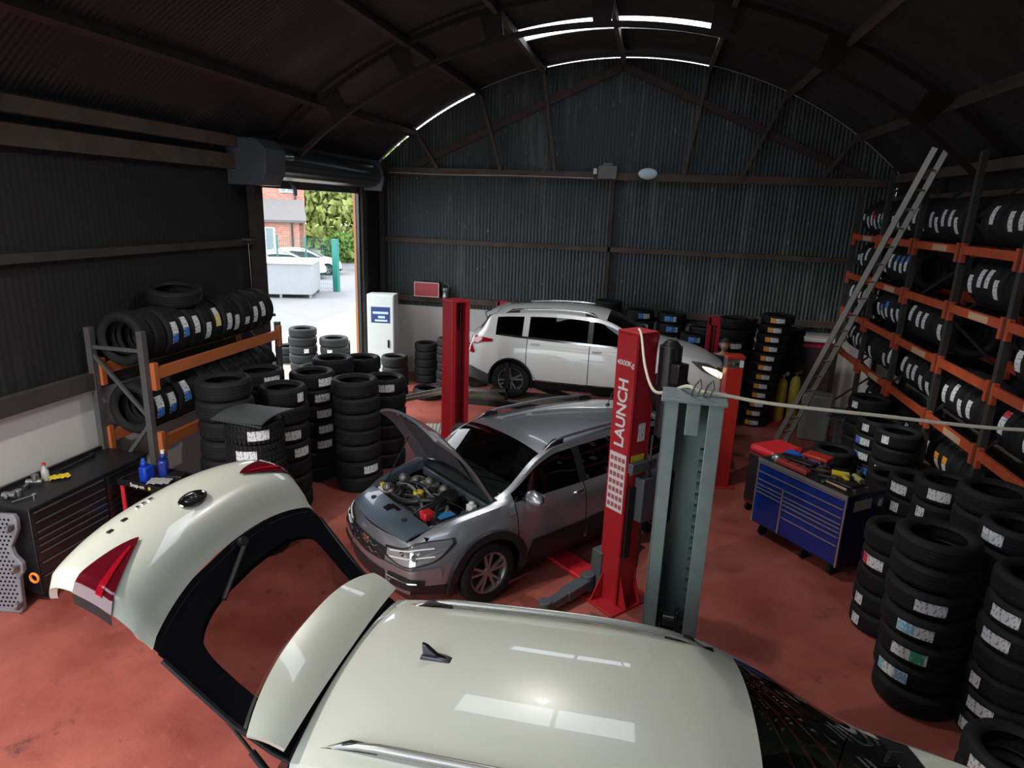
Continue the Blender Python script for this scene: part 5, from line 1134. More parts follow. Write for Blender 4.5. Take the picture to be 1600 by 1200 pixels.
    b = MB(); b.cyl((1.46, .04, .85), (1.46, .04, .89), .022, n=10); b.build('dipstick', M['yellow'], r)
    for i, (c, d) in enumerate((((1.32,-.22,.86),(.18,.22,.12)), ((1.36,-.44,.80),(.22,.16,.18)), ((1.30,.04,.86),(.14,.20,.10)), ((1.70,-.46,.80),(.14,.18,.14)), ((1.48,-.50,.84),(.12,.10,.10)))):
        b = MB(); b.box(c, d, (.1*i, .15, .3*i)); b.cyl(Vector(c)+Vector((-.05,0,.05)), Vector(c)+Vector((.06,.04,.10)), .05, n=14); b.build('manifold_casting', al, r, bevel=.03)
    for i in range(26):
        p0 = Vector((rnd.uniform(1.24, 1.78), rnd.uniform(-.54, .5), rnd.uniform(.78, .87))); p1 = Vector((rnd.uniform(1.24, 1.78), rnd.uniform(-.54, .4), rnd.uniform(.78, .87))); mid = (p0+p1)/2+Vector((rnd.uniform(-.1,.1), rnd.uniform(-.1,.1), .09))
        b = MB(); b.tube(cr([p0, mid, p1], 6), rnd.choice((.008, .012, .02)), 8); b.build('engine_hose', M['black'] if i % 4 else al, r)
    b = MB(); b.tube(cr([(1.36, .10, .90), (1.50, .22, .93), (1.62, .14, .92), (1.74, -.02, .88), (1.76, -.25, .86)], 6), .030, 12); b.build('intake_duct', M['black'], r)
    b = MB(); b.tube(cr([(1.42, .24, .92), (1.54, .30, .92), (1.68, .30, .90), (1.80, .3, .86)], 6), .045, 12); b.cyl((1.36, .24, .78), (1.36, .24, .97), .09, n=18); b.build('air_filter_duct', M['black'], r)
    b = MB(); b.bx(1.44, 1.72, .36, .57, .60, .88); bt = b.build('battery', M['black'], r, bevel=.006)
    b = MB(); b.bx(1.48, 1.66, .40, .53, .88, .886); b.build('battery_label', mat('label_blue', (.05, .28, .60), .4), bt, sm=0)
    b = MB(); b.bx(1.66, 1.78, .32, .44, .84, .93); b.build('terminal_cover', M['redplas'], bt, bevel=.015)
    b = MB(); b.bx(1.22, 1.30, .44, .54, .84, .92); b.cyl((1.26,.49,.92), (1.26,.49,.95), .03); b.build('fluid_reservoir', M['white'], r, bevel=.02)
    b = MB(); b.bx(1.60, 1.78, -.56, -.44, .78, .86); b.cyl((1.66,-.5,.86), (1.66,-.5,.89), .03); b.build('washer_bottle', M['white'], r, bevel=.02)
    for s1 in (1, -1): b = MB(); b.bx(1.68, 1.86, s1*.52-.05, s1*.52+.05, .72, .82); b.build('headlight_housing', mat('hl_house', (.35,.37,.38), .4), r, bevel=.02)
    b = MB(); b.cyl((1.72, -.56, .80), (1.30, -.60, 1.45), .007, n=6); b.build('bonnet_stay', M['blackmet'], r)
    b = MB(); b.bx(1.69, 1.73, -.59, -.54, .84, .88); b.build('stay_clip', M['yellow'], r)
    # bonnet: same surface as the closed one, hinged at the scuttle
    ang = math.radians(67); hx, hz = 1.13, 1.05
    H = MB(); xs = [1.13+.87*i/16 for i in range(17)]; vs = [5+j/10 for j in range(11)]
    def rot(p): dx, dz = p.x-hx, p.z-hz; return Vector((hx+dx*math.cos(ang)-dz*math.sin(ang), p.y, hz+dx*math.sin(ang)+dz*math.cos(ang)))
    rows = []
    for x in xs: L_ = [rot(B.pt(x, v, -1)) for v in vs]; Rr = [rot(B.pt(x, v, 1)) for v in vs[::-1][1:]]; rows.append(L_+Rr)
    H.slab([r_[::-1] for r_ in rows], .028, 0, 1); hd = H.build('bonnet', [M['silver_paint'], mat('bonnet_underside', (.075, .075, .085), .5, metal=.2)], r)
    b = MB(); inn = [[rows[i][j] for j in range(len(rows[i]))] for i in range(len(rows))]
    nrm = Vector((-math.sin(ang), 0, math.cos(ang)))
    pad = [[inn[i][j]-nrm*.045 for j in range(4, 17)] for i in range(2, 13)]
    b.slab([p[::-1] for p in pad], .012); b.build('insulation_pad', mat('felt_pad', (.028, .028, .034), .9), hd)
    b = MB()
    for j in range(5, 16, 2): b.beam(rows[13][j]-nrm*.035, rows[15][max(1, min(19, j+(1 if j < 10 else -1)))]-nrm*.035, .03, .014)
    b.build('stiffening_rib', mat('hood_rib', (.12,.12,.13), .4, metal=.5), hd)
    b = MB(); p = B.pt(-1.2, 6); b.cyl(p, p+Vector((-.0, 0, .02)), .03, .02, n=14); b.cyl(p+Vector((0,0,.02)), p+Vector((-.17, 0, .30)), .005, .004, n=8); b.cyl(p+Vector((-.17,0,.29)), p+Vector((-.185,0,.33)), .010, n=8); b.build('aerial', M['black'], r)
    b = MB(); b.cyl((.62, .36, .92), (.60, .36, .94), .02, n=12); b.tube([(.50+.05*math.cos(a), .36+.18*math.cos(a*1.0+PI/2)*1.0, .95+.17*math.sin(a+PI/2)) for a in [2*PI*i/20 for i in range(20)]], .014, 8, closed=True); b.build('steering_wheel', M['black'], r)
    interior(r, B)
    b = MB(); P2 = B.pt(.36, 5.25, 1); b.box(P2+Vector((-.03, 0, -.05)), (.03, .10, .05)); b.build('tax_disc_holder', M['white'], r)
    return r
sv = silver_car()

# ---- cream hatch in the foreground, tailgate up
def cream_car():
    S = base_spec(xn=2.2, xt=-2.02, bowt=.05, wf=1.32, wr=-1.34, R=.335, Ra=.39, xroof=-1.75, xgb=-1.95, qr=-1.62, xhead=.22, xcowl=1.12, xws=.75, wsbow=.13)
    S['y'] = [[(-2.1,.62),(-1.8,.74),(0,.78),(1.6,.76),(2.2,.60)], [(-2.1,.70),(-1.85,.82),(-1.2,.87),(0,.88),(1.2,.87),(1.8,.82),(2.2,.66)],
      [(-2.1,.72),(-1.85,.84),(-1.25,.90),(0,.90),(1.25,.90),(1.8,.84),(2.2,.67)], [(-2.1,.70),(-1.8,.82),(-1.2,.87),(0,.875),(1.2,.86),(1.8,.80),(2.2,.65)],
      [(-2.1,.66),(-1.8,.735),(-1.2,.79),(0,.81),(1.05,.80),(1.7,.73),(2.2,.60)], [(-2.1,.60),(-1.75,.625),(-1.2,.645),(-.4,.66),(.2,.65),(.6,.68),(1.08,.73),(1.6,.69),(2.2,.55)]]
    S['z'] = [[(-2.1,.28),(-1.6,.22),(1.6,.21),(2.2,.26)], [(-2.1,.42),(0,.36),(2.2,.38)], [(-2.1,.64),(0,.62),(2.2,.56)], [(-2.1,.86),(-1.2,.92),(0,.89),(1.2,.84),(1.8,.77),(2.2,.66)],
      [(-2.1,.96),(-1.7,1.10),(-1.0,1.07),(0,1.03),(1.05,1.0),(1.6,.93),(2.0,.83),(2.2,.73)],
      [(-2.1,1.0),(-1.95,1.12),(-1.75,1.50),(-1.2,1.545),(-.5,1.565),(0,1.545),(.25,1.47),(1.08,1.05),(1.6,.97),(2.0,.87),(2.2,.76)],
      [(-2.1,1.03),(-1.95,1.15),(-1.76,1.575),(-1.2,1.635),(-.5,1.655),(0,1.63),(.22,1.585),(1.12,1.13),(1.6,1.03),(2.0,.91),(2.2,.765)]]
    S['z4f'] = pchip(S['z'][4]); S['z5f'] = pchip(S['z'][5]); S['doors'] = (.98, .02, -1.04, -.0); S['wf0'] = 1.0
    B = Body(S); X0, Y0 = .40, 2.68
    r = thing('car', 'cream-white hatchback in the foreground with open tailgate and silver roof rails', 'car', (X0, Y0, 0), 0)
    P = B.build(r, None, zones_for(S, open_tail=True), extra=[.98-.006, .98+.006, -.006, .016, -1.046, -1.034])
    out = finish(B, r, P, M['cream_paint'], M['black'])
    car_common(B, r, M['cream_paint'], w=.215)
    for s1 in (1, -1):
        handle(out[('front_door', s1)], B, .14, 3.3, s1, M['cream_paint']); handle(out[('rear_door', s1)], B, -.88, 3.4, s1, M['cream_paint'])
        rail_bar(r, B, -1.62, .12, s1, 'alu', r=.021, h=.045, ins=.09)
        ewrap(B, r, 'headlight', M['lamp_clear'], [(-.42,.72),(.0,.76),(.35,.84)], [(-.42,.64),(0,.62),(.35,.8)], s1, .010)
        ewrap(B, r, 'rear_bumper_lamp', M['lamp_red'], [(-.2,.62),(.2,.64)], [(-.2,.56),(.2,.58)], s1, .010, front=False)
        arch_trim(B, r, M['black'], B.wf, s1, .03); arch_trim(B, r, M['black'], B.wr, s1, .03)
    ewrap(B, r, 'grille', M['black'], [(-1,.66),(-.45,.65)], [(-1,.50),(-.45,.52)], 1, .008, both=True)
    # cowl, wipers
    b = MB(); P_ = [[B.pt(x, 5+j/8, 1, .004) for j in range(9)]+[B.pt(x, 5+j/8, -1, .004) for j in range(7, -1, -1)] for x in (1.06, 1.12, 1.18, 1.24)]
    b.grid(P_); b.build('scuttle_panel', M['black'], r)
    for (x0, v0, s0), (x1, v1, s1_) in (((1.10, 5.75, 1), (.98, 5.25, -1)), ((1.10, 5.25, 1), (.86, 5.55, 1))):
        a, c = B.pt(x0, v0, s0, .03), B.pt(x1, v1, s1_, .02); b = MB(); b.tube([a, a.lerp(c, .5)+Vector((-.02,0,.03)), c], .008, 6); b.build('wiper', M['black'], r)
    # shark fin
    p = B.pt(-1.30, 5.98, -1); p.y = 0
    b = MB(); b.prism([(.11, 0), (.02, .035), (-.03, .075), (-.06, .085), (-.055, .03), (-.07, 0)], -.012, .012, 'xz'); b.prism([(.12, 0), (.05, .022), (-.05, .026), (-.07, 0)], -.026, .026, 'xz'); o = b.build('aerial_fin', mat('fin_black', (.01, .012, .02), .2, coat=1), r, bevel=.006); o.location = p+Vector((0,.02,-.004))
    interior(r, B)
    # boot opening: dark seal surround and load floor
    b = MB(); b.tube([B.pt(-1.76, 4+t_/8, 1)+Vector((.0, -.03, -.02)) for t_ in range(8)]+[B.pt(-1.76, 5+t_/8, 1)+Vector((.02, 0, -.03)) for t_ in range(9)]+[B.pt(-1.76, 5+t_/8, -1)+Vector((.02, 0, -.03)) for t_ in range(7, -1, -1)]+[B.pt(-1.76, 4+t_/8, -1)+Vector((.0, .03, -.02)) for t_ in range(7, -1, -1)], .02, 8); b.build('boot_seal', M['black'], r)
    b = MB(); b.bx(-1.98, -1.1, -.55, .55, .60, .64); b.build('boot_floor', M['seat'], r, sm=0)
    # ---------------- tailgate, opened
    TG = bpy.data.objects.new('tailgate', None)
    cen = [(-1.765, 1.555), (-1.90, 1.64), (-2.08, 1.80), (-2.27, 2.00), (-2.39, 2.15), (-2.44, 2.235), (-2.53, 2.315), (-2.66, 2.355), (-2.78, 2.355), (-2.88, 2.31), (-2.95, 2.20)]
    sid = [(-1.745, 1.515), (-1.86, 1.58), (-2.02, 1.71), (-2.19, 1.89), (-2.31, 2.04), (-2.37, 2.14), (-2.46, 2.225), (-2.58, 2.275), (-2.69, 2.29), (-2.78, 2.26), (-2.83, 2.18)]
    wid = [.60, .615, .64, .665, .68, .70, .715, .71, .70, .68, .64]
    def tgp(u, t, off=0):
        """u 0..10 down the gate, t -1..1 across"""
        i = min(int(u), 9); f = u-i
        def L(A, k_):
            a = [A[max(i-1, 0)][k_], A[i][k_], A[i+1][k_], A[min(i+2, 10)][k_]]; return .5*((2*a[1])+(a[2]-a[0])*f+(2*a[0]-5*a[1]+4*a[2]-a[3])*f*f+(3*a[1]-a[0]-3*a[2]+a[3])*f**3)
        cx, cz, sx, sz = L(cen, 0), L(cen, 1), L(sid, 0), L(sid, 1); w = wid[i]+(wid[i+1]-wid[i])*f; e = abs(t)**2.4
        p = Vector((cx+(sx-cx)*e, w*t, cz+(sz-cz)*e))
        if abs(t) > .93 and u > 3.5: p.z -= .05*((abs(t)-.93)/.07)**2*min(1, (u-3.5))
        if off:
            d = .02; a = tgp(min(u+d, 10), t)-tgp(max(u-d, 0), t); c = tgp(u, min(t+d, 1))-tgp(u, max(t-d, -1)); n = c.cross(a).normalized()
            if n.z < 0 and n.x > -.9: n = -n
            p += n*off
        return p
    nt = 40
    T_ = [-1+2*j/nt for j in range(nt+1)]
    b = MB(); us = [3.9+6.1*i/36 for i in range(37)]
    b.slab([[tgp(u, t) for t in T_] for u in us], .03, 0, 1); tg = b.build('tailgate', [M['cream_paint'], M['black']], r)
    T_ = [-1+2*j/110 for j in range(111)]; nt = 110; NG = 64
    us = [3.9*i/NG for i in range(NG+1)]
    glassP = [[tgp(u, t, -.004) for t in T_] for u in us]
    def sgp(v, e): return math.copysign(abs(v)**e, v)
    NT = 144; ths = [2*PI*i/NT for i in range(NT+1)]
    def ap(th, k_=1.0): return 1.98+1.10*k_*sgp(math.sin(th), 2/6), .775*k_*sgp(math.cos(th), 2/6)
    def ring(k_, off, n=12):
        rows = []
        for th in ths:
            u, t = ap(th, k_); du, dt = u-1.98, t
            lu = (1.92/du if du > 0 else -1.98/du) if abs(du) > 1e-6 else 99; lt = 1/abs(dt) if abs(dt) > 1e-6 else 99; m_ = min(lu, lt)
            rows.append([tgp(1.98+du*(1+(m_-1)*q/n), dt*(1+(m_-1)*q/n), -.004)+off for q in range(n+1)])
        return rows
    b = MB()     # clear pane with a black ceramic border
    b.grid(ring(1.0, Vector((0,0,0))), 1)
    b.grid([[tgp(1.98+(ap(th)[0]-1.98)*q/14, ap(th)[1]*q/14, -.004) for q in range(15)] for th in ths], 0)
    b.build('tailgate_glass', [M['glass_mid'], mat('ceramic_black', (.008, .008, .010), .08, coat=1)], tg)
    b = MB(); b.grid(ring(1.035, Vector((.018, 0, -.024)))); b.build('inner_frame', M['black'], tg)
    # roof spoiler on top of the glass
    def spo(a, t):
        w = .632+.03*a; y = w*t; ce = abs(t)**2.6
        x = -1.745-.235*a+.075*ce*a; z = 1.612+.135*a+.012*math.sin(PI*a)-.035*ce-.07*ce*a
        return Vector((x, y, z))
    b = MB(); b.slab([[spo(i/8, -1+j/15) for j in range(31)] for i in range(9)], .02, 0, 1); b.build('roof_spoiler', [M['cream_paint'], M['black']], tg, sm=50)
    # tail lamps
    for s1 in (1, -1):
        pts_t = lambda q: (s1*(1.0-.46*q))
        def lamp(q, k_, off=.010):     # q 0 outer edge..1 inner tip ; k 0..1 across
            uc = 6.35+.2*q; hw = 1.10*(1-q)**.85+.03; u = uc+(k_-.5)*2*hw*(.95 if k_ > .5 else .42); return tgp(max(min(u, 9.6), 4.2), s1*(1.0-.46*q), off)
        b = MB(); b.grid([[lamp(i/16, j/8) for j in range(9)] for i in range(17)]); lo_ = b.build('tail_light', M['lamp_dark'], tg)
        b = MB(); b.grid([[lamp(i/16*.75+.05, .42+.16*j/3, .014) for j in range(4)] for i in range(17)]); b.build('light_strip', M['lamp_red'], lo_)
        b = MB(); b.grid([[tgp(5.2+2.4*i/10, s1*.985, .004)+Vector((0, s1*.012, -.0)), tgp(5.2+2.4*i/10, s1*1.0, 0)+Vector((0, s1*.004, -.045))] for i in range(11)]) if False else b.grid([[lamp(0, i/10, .010), lamp(0, i/10, 0)+Vector((0, s1*.006, -.05))] for i in range(11)]); b.build('light_side', M['black'], lo_)
    # oval badge, lettering
    n0 = tgp(6.5, 0, .006); d1 = (tgp(6.8, 0)-tgp(6.2, 0)).normalized(); d2 = Vector((0, 1, 0)); nn = d2.cross(d1).normalized(); nn = nn if nn.z > 0 else -nn
    Rm = Matrix.Identity(4)
    xax = Vector((0, -1, 0)); yax = -d1; 
    for i_ in range(3): Rm[i_][0] = xax[i_]; Rm[i_][1] = yax[i_]; Rm[i_][2] = xax.cross(yax)[i_]; Rm[i_][3] = n0[i_]
    b = MB(Rm); b.add([(.085*math.cos(a), .042*math.sin(a), .004) for a in [2*PI*i/28 for i in range(28)]], [tuple(range(28))]); b.tube([(.088*math.cos(a), .045*math.sin(a), .004) for a in [2*PI*i/28 for i in range(28)]], .006, 6, closed=True)
    bd = b.build('badge', M['chrome'], tg); 
    text('KIA', .05, Rm @ Matrix.Translation((0, 0, .010)), 'black', bd)
    for q_, (u_, t_, w_, m_) in enumerate(((7.9, -.12, .03, 'chrome'), (7.9, -.19, .025, 'chrome'), (7.9, -.25, .02, 'chrome'), (7.7, -.42, .03, 'black'), (7.7, -.56, .03, 'black'))):
        b = MB(); b.box(tgp(u_, t_, .004), (.014, w_, .006)); b.build('small_emblem', M[m_], tg)
    b = MB(); b.beam(tgp(3.6, .05, .02), tgp(3.0, -.42, .015), .02, .02); b.cyl(tgp(3.7, .05, .0), tgp(3.7, .05, .035), .025, n=14); b.build('rear_wiper', M['black'], tg)
    for s1 in (1, -1):
        b = MB(); a = Vector((-1.62, s1*.665, 1.22)); c = tgp(2.5, s1*.97)+Vector((.03, 0, -.05)); m_ = a.lerp(c, .6); b.cyl(a, m_, .016, n=10); b.cyl(m_, c, .008, n=8); b.build('gas_strut', M['black'], r)
        b = MB(); q = [tgp(u, s1*1.0)+Vector((.04, 0, -.05)) for u in (0, 1, 2, 3, 3.9)]; b.tube(q, .012, 8); b.build('inner_trim', M['black'], tg)
    return r
cc_ = cream_car()
# ------------------------------------------------------------------ tyres
def tyre_mesh(kind):
    R, w = .32, .21; h = w/2
    g = .007
    prof = [(.205, -h*.62), (.215, -h*.78), (.24, -h*.93), (.27, -h), (.295, -h*.93), (R-.012, -h*.80), (R-.002, -h*.62)]
    for zc in ((-.05, -.017, .017, .05) if kind == 'road' else (-.03, .03)):
        prof += [(R, zc-.006), (R-g, zc-.004), (R-g, zc+.004), (R, zc+.006)]
    prof += [(R-.002, h*.62), (R-.012, h*.80), (.295, h*.93), (.27, h), (.24, h*.93), (.215, h*.78), (.205, h*.62)]
    prof += [(.212, h*.55), (.25, h*.60), (R-.022, h*.5), (R-.016, 0), (R-.022, -h*.5), (.25, -h*.60), (.212, -h*.55)]
    mb = MB(); n = 48; mb.lathe(prof, n, closed=True)
    if kind == 'chunky':
        for i in range(40):
            a = 2*PI*i/40
            for s1 in (-1, 1):
                a2 = a+(.04 if s1 > 0 else 0)
                c = Vector((math.cos(a2)*(R+.002), math.sin(a2)*(R+.002), s1*.064)); mb.box(c, (.012, .026, .052), Euler((.25*s1, 0, a2)))
            mb.box((math.cos(a)*(R+.001), math.sin(a)*(R+.001), 0), (.010, .026, .038), Euler((0, 0, a)))
    me_o = mb.build('tyre', [M['rubber']], sm=40); me = me_o.data; bpy.data.objects.remove(me_o); return me
TM = {'road': tyre_mesh('road'), 'chunky': tyre_mesh('chunky')}
TMG = {k_: v.copy() for k_, v in TM.items()}
for v in TMG.values(): v.materials.clear(); v.materials.append(M['rubber_grey'])
LK = {'w': (('lab_white', 1),), 'bw': (('lab_blue', .45), ('lab_white', .55)), 'b': (('lab_blue', .75), ('lab_cyan', .25)), 'ow': (('lab_orange', .42), ('lab_white', .58)), 'cw': (('lab_cyan', .5), ('lab_white', .5)),
      'gw': (('lab_white', .55), ('lab_green', .38), ('lab_white', .07)), 'rw': (('lab_red', .3), ('lab_white', .7)), 'yw': (('lab_yellow', .6), ('lab_white', .4)), 'cb': (('lab_cyan', .2), ('lab_white', .4), ('lab_cyan', .4)), 's': (('lab_white', 1),)}
LKN = {'w': 'white label', 'bw': 'blue and white label', 'b': 'blue label', 'ow': 'orange and white label', 'cw': 'pale blue and white label', 'gw': 'white and green label', 'rw': 'red and white label', 'yw': 'yellow label', 'cb': 'blue-edged label', 's': 'short white label'}
def lab_mesh(kind):
    R = .3225; L = {'s': .11, 'w': .23, 'ow': .27, 'b': .26}.get(kind, .27); hw = .052; mb = MB(); a = -L/2/R; names = []
    for mi, (m_, fr) in enumerate(LK[kind]):
        names.append(M[m_]); n = 6; da = L*fr/R
        for sgn, rr in ((1, R+.0015),):
            mb.grid([[((rr)*math.cos(a+da*i/n), rr*math.sin(a+da*i/n), z) for i in range(n+1)] for z in (-hw, hw)], mat=mi)
        a += da
    o = mb.build('tyre_label', names, sm=40, merge=False); me = o.data; bpy.data.objects.remove(o); return me
LM = {k_: lab_mesh(k_) for k_ in LK}
CNT = [0]
ORD = ['topmost', 'second from the top', 'third from the top', 'fourth from the top', 'fifth from the top', 'sixth from the top', 'seventh from the top', 'eighth from the top', 'ninth from the top', 'tenth from the top', 'eleventh from the top', 'lowest']
ORDL = ['first', 'second', 'third', 'fourth', 'fifth', 'sixth', 'seventh', 'eighth', 'ninth', 'tenth', 'eleventh', 'twelfth', 'thirteenth', 'fourteenth']
POOL = MB()
def tyre(loc, rot, R, w, kind, lk, la, label, group, tilt=0, grey=False, pool=False):
    if pool:
        T = Matrix.Translation(loc) @ Euler(rot).to_matrix().to_4x4() @ Matrix.Diagonal((R/.32, R/.32, w/.21, 1)); me = TM['road']
        POOL.M = T; POOL.add([v.co for v in me.vertices], [tuple(q.vertices) for q in me.polygons]); return None
    o = bpy.data.objects.new('tyre', (TMG if grey else TM)[kind]); COL.objects.link(o)
    o.location = loc; o.rotation_euler = rot; o.scale = (R/.32, R/.32, w/.21)
    tag(o, label, 'tyre', group); CNT[0] += 1
    if lk:
        c = bpy.data.objects.new('tyre_label', LM[lk]); COL.objects.link(c); c.parent = o; c.rotation_euler = (0, 0, la); c.scale = (1.022, 1.022, 1) if kind == 'chunky' else (1, 1, 1); c['label'] = LKN[lk]
    return o
def stack(x, y, n, R, w, desc, labs='', kind='road', lean=(0, 0), group=None, grey=False, la0=0, z0=0, cam_off=0, vis=99):
    """labs: one entry per tyre from the top; '.' none"""
    rnd = random.Random(int(x*100)+int(y*37))
    labs = labs.split() if labs else []
    for i in range(n):
        k_ = n-1-i      # from top
        z = z0+w*(i+.5); t = (n-1-i)/max(n-1, 1)
        jx, jy = rnd.uniform(-.012, .012), rnd.uniform(-.012, .012)
        px, py = x+lean[0]*t+jx, y+lean[1]*t+jy
        lk = labs[k_] if k_ < len(labs) else '.'
        base = math.atan2(-py, -px)
        off = rnd.uniform(-.35, .35)+la0
        if ':' in lk: lk, v = lk.split(':'); off = math.radians(float(v))
        ordn = ORD[k_] if k_ < n-1 or n == 1 else 'bottom'
        if n == 1: ordn = 'single'
        lab = 'black tyre, %s%s, %s' % (ordn, ' with '+LKN[lk] if lk in LKN else '', desc)
        tyre((px, py, z), (0, 0, base+off if lk in LKN else rnd.uniform(0, 6)), R+rnd.uniform(-.006, .006), w*.985, kind, lk if lk in LKN else None, 0, ' '.join(lab.split()[:16]), group or 'tyres stacked flat', grey=grey, pool=(k_ >= vis))
# left group
G = 'tyres in the left-hand stacks'
stack(-4.67, 6.39, 8, .31, .233, 'stack against the low rack front', '. . . . . . .', vis=4, group=G)
stack(-4.06, 6.02, 7, .300, .221, 'stack under the rubber mat', 'w:6 w:-20 w:-14 w:-22 w . .', kind='chunky', group=G)
stack(-4.88, 7.43, 8, .31, .213, 'stack half hidden behind the front-left one', 'w:30 w:20 w . . .', vis=2, group=G)
stack(-4.33, 7.06, 7, .30, .233, 'stack right behind the matted one', 's:45 . w:18 w:38 . .', vis=5, group=G)
stack(-4.48, 8.07, 7, .31, .223, 'stack with five labels in a column', 'w:35 w:25 w:25 w:30 w:24 . .', vis=6, group=G)
stack(-3.77, 7.93, 7, .315, .222, 'stack nearest the silver car bonnet', '. . . . . w:34 .', group=G, lean=(.03, -.02))
stack(-3.72, 8.80, 6, .31, .228, 'stack behind the one by the silver bonnet', 'w:5 . . . . .', vis=4, group=G)
stack(-4.58, 8.90, 7, .31, .224, 'stack at the back middle of the left group', '', vis=2, group=G)
stack(-4.50, 9.72, 6, .30, .235, 'back stack nearest the pale duckboard', '', vis=2, group=G)
stack(-5.30, 9.75, 5, .32, .235, 'back stack nearest the open doorway', '', vis=1, group=G)
# by the dado
G = 'tyres stacked along the white dado'
stack(-4.93, 12.22, 4, .27, .215, 'stack in front of the metal cabinet', '', vis=3, group=G, grey=True)
stack(-4.72, 13.55, 5, .255, .178, 'neat stack of five against the white dado', '', group=G, grey=True)
stack(-4.25, 12.35, 1, .31, .22, 'lying alone on the red floor', '', group=G, grey=True)
stack(-4.13, 13.35, 6, .27, .18, 'stack half hidden by the red slotted post', '. . s:40 s:40 s:40 .', group=G, grey=True)
stack(-3.58, 13.65, 5, .27, .19, 'stack under the printed box', '. . . w .', group=G, grey=True)
# outside the door
G = 'tyres stacked outside the doorway'
stack(-7.75, 13.60, 5, .32, .20, 'tallest grey stack outside the doorway', '. . s . .', group=G, grey=True)
stack(-7.05, 13.75, 4, .33, .20, 'grey stack in the middle of the doorway', '. s:-20 w:0 .', group=G, grey=True)
stack(-6.72, 14.40, 3, .30, .20, 'grey stack beside the right door jamb', '. . .', group=G, grey=True)
stack(-8.5, 14.2, 2, .30, .2, 'low grey stack left of the tallest one outside', '', vis=1, group=G, grey=True)
# right group
G = 'tyres in the right-hand stacks'
stack(3.31, 10.03, 7, .285, .196, 'stack farthest back beside the rack', 's:-40 . . . ', vis=4, group=G)
stack(3.30, 9.43, 6, .28, .205, 'stack with the blue and white labels', 's:-35 bw:-40 bw:-40 b:-25 . .', vis=5, group=G)
stack(3.33, 8.87, 6, .27, .21, 'stack in front of the blue-labelled one', 's:-30 . w:-25 .', vis=4, group=G)
stack(2.72, 9.26, 4, .28, .20, 'low stack right behind the blue chest', '', vis=1, group=G, lean=(0, 0))
stack(3.10, 8.19, 5, .265, .18, 'small stack at the corner of the blue chest', '', vis=2, group=G)
stack(3.12, 7.56, 5, .275, .224, 'stack just right of the blue chest', 'w:-35 s:-35 . . .', vis=3, group=G)
stack(3.14, 6.92, 6, .285, .226, 'stack between the blue chest and front tower', 'w:-8 s:-40 . .', vis=3, group=G)
stack(3.25, 6.28, 7, .30, .222, 'wide stack under the lowest rack beam', '. . . .', vis=4, group=G)
stack(2.53, 6.24, 5, .285, .215, 'half hidden stack behind the front stack of seven', '. rw:-40 . s:-50 s:-50', group=G)
stack(2.52, 5.50, 7, .315, .201, 'front stack of seven by the cream bonnet', '. . w:8 cw:-8 gw:-12 cb:-30 .', group=G, lean=(-.05, -.26))
stack(3.17, 5.68, 7, .275, .212, 'stack behind the right-hand edge stack', 'w:-38 . . .', vis=3, group=G)
stack(2.98, 4.93, 7, .29, .203, 'tall stack at the right edge of view', '. w:-30 w:-32 . s:-45 w:-30 s:-45', group=G)
stack(2.72, 4.28, 2, .31, .215, 'low stack in the bottom right corner', 'w:-25 .', group=G)
# back right
G = 'tyres stacked before the gable'
stack(2.40, 12.80, 12, .29, .176, 'tower with orange and white labels', 'ow:0 ow:0 ow:0 ow:0 ow:0 ow:0 ow:0 ow:0 ow:0 ow:0 ow:0 ow:0', group=G, lean=(-.22, -.10))
stack(2.78, 13.48, 10, .29, .18, 'dark stack behind the orange-labelled tower', '', vis=0, group=G)
stack(1.62, 12.80, 10, .29, .20, 'stack between the man and the labelled tower', '. . w:25 . w:10 w:12 .', vis=7, group=G)
stack(1.93, 13.72, 9, .28, .21, 'dark stack against the gable behind the tower', '', vis=0, group=G)
stack(1.18, 13.78, 8, .29, .205, 'stack right of the last blue labels', '. . .', vis=3, group=G)
stack(.52, 13.72, 9, .29, .21, 'middle stack with big blue labels', 'b:-5 b:5 b:10 . .', vis=4, group=G, lean=(.0, 0))
stack(.98, 13.13, 8, .28, .2, 'shorter stack with twin blue labels', 'b:0 b:-8 . .', vis=3, group=G)
stack(-.12, 13.75, 9, .29, .212, 'stack behind the white car windscreen', 'bw:20 w:15 . .', vis=3, group=G)
stack(-.78, 13.80, 10, .29, .205, 'stack beside the gable centre post', '', vis=2, group=G)
# racks
def rackrow(xc, y0, y1, n, zb, R, desc, labs, group, side=PI, kind='road', vis=99):
    rnd = random.Random(int(y0*31)+int(zb*17)); w = min((y1-y0)/n, .235); labs = labs.split()
    for i in range(n):
        y = y1-(i+.5)*w-.02
        lk = labs[i] if i < len(labs) else '.'
        a = side+rnd.uniform(-.30, .30)*(1)+.05
        Rr = R+rnd.uniform(-.012, .006)
        lab = 'tyre standing %s from the gable end, %s' % (ORDL[i], desc)
        tyre((xc+rnd.uniform(-.01,.01), y, zb+Rr-.005+0), (PI/2, 0, 0) , Rr, w*.97, kind, lk if lk in LKN else None, a, ' '.join(lab.split()[:16]), group, pool=(i >= vis))
RC = RX+.39
lev = ['on the top level', 'on the second level', 'on the third level', 'on the fourth level']
bayn = ['farthest bay', 'second bay from the gable', 'third bay from the gable', 'fourth bay from the gable', 'nearest bay in view']
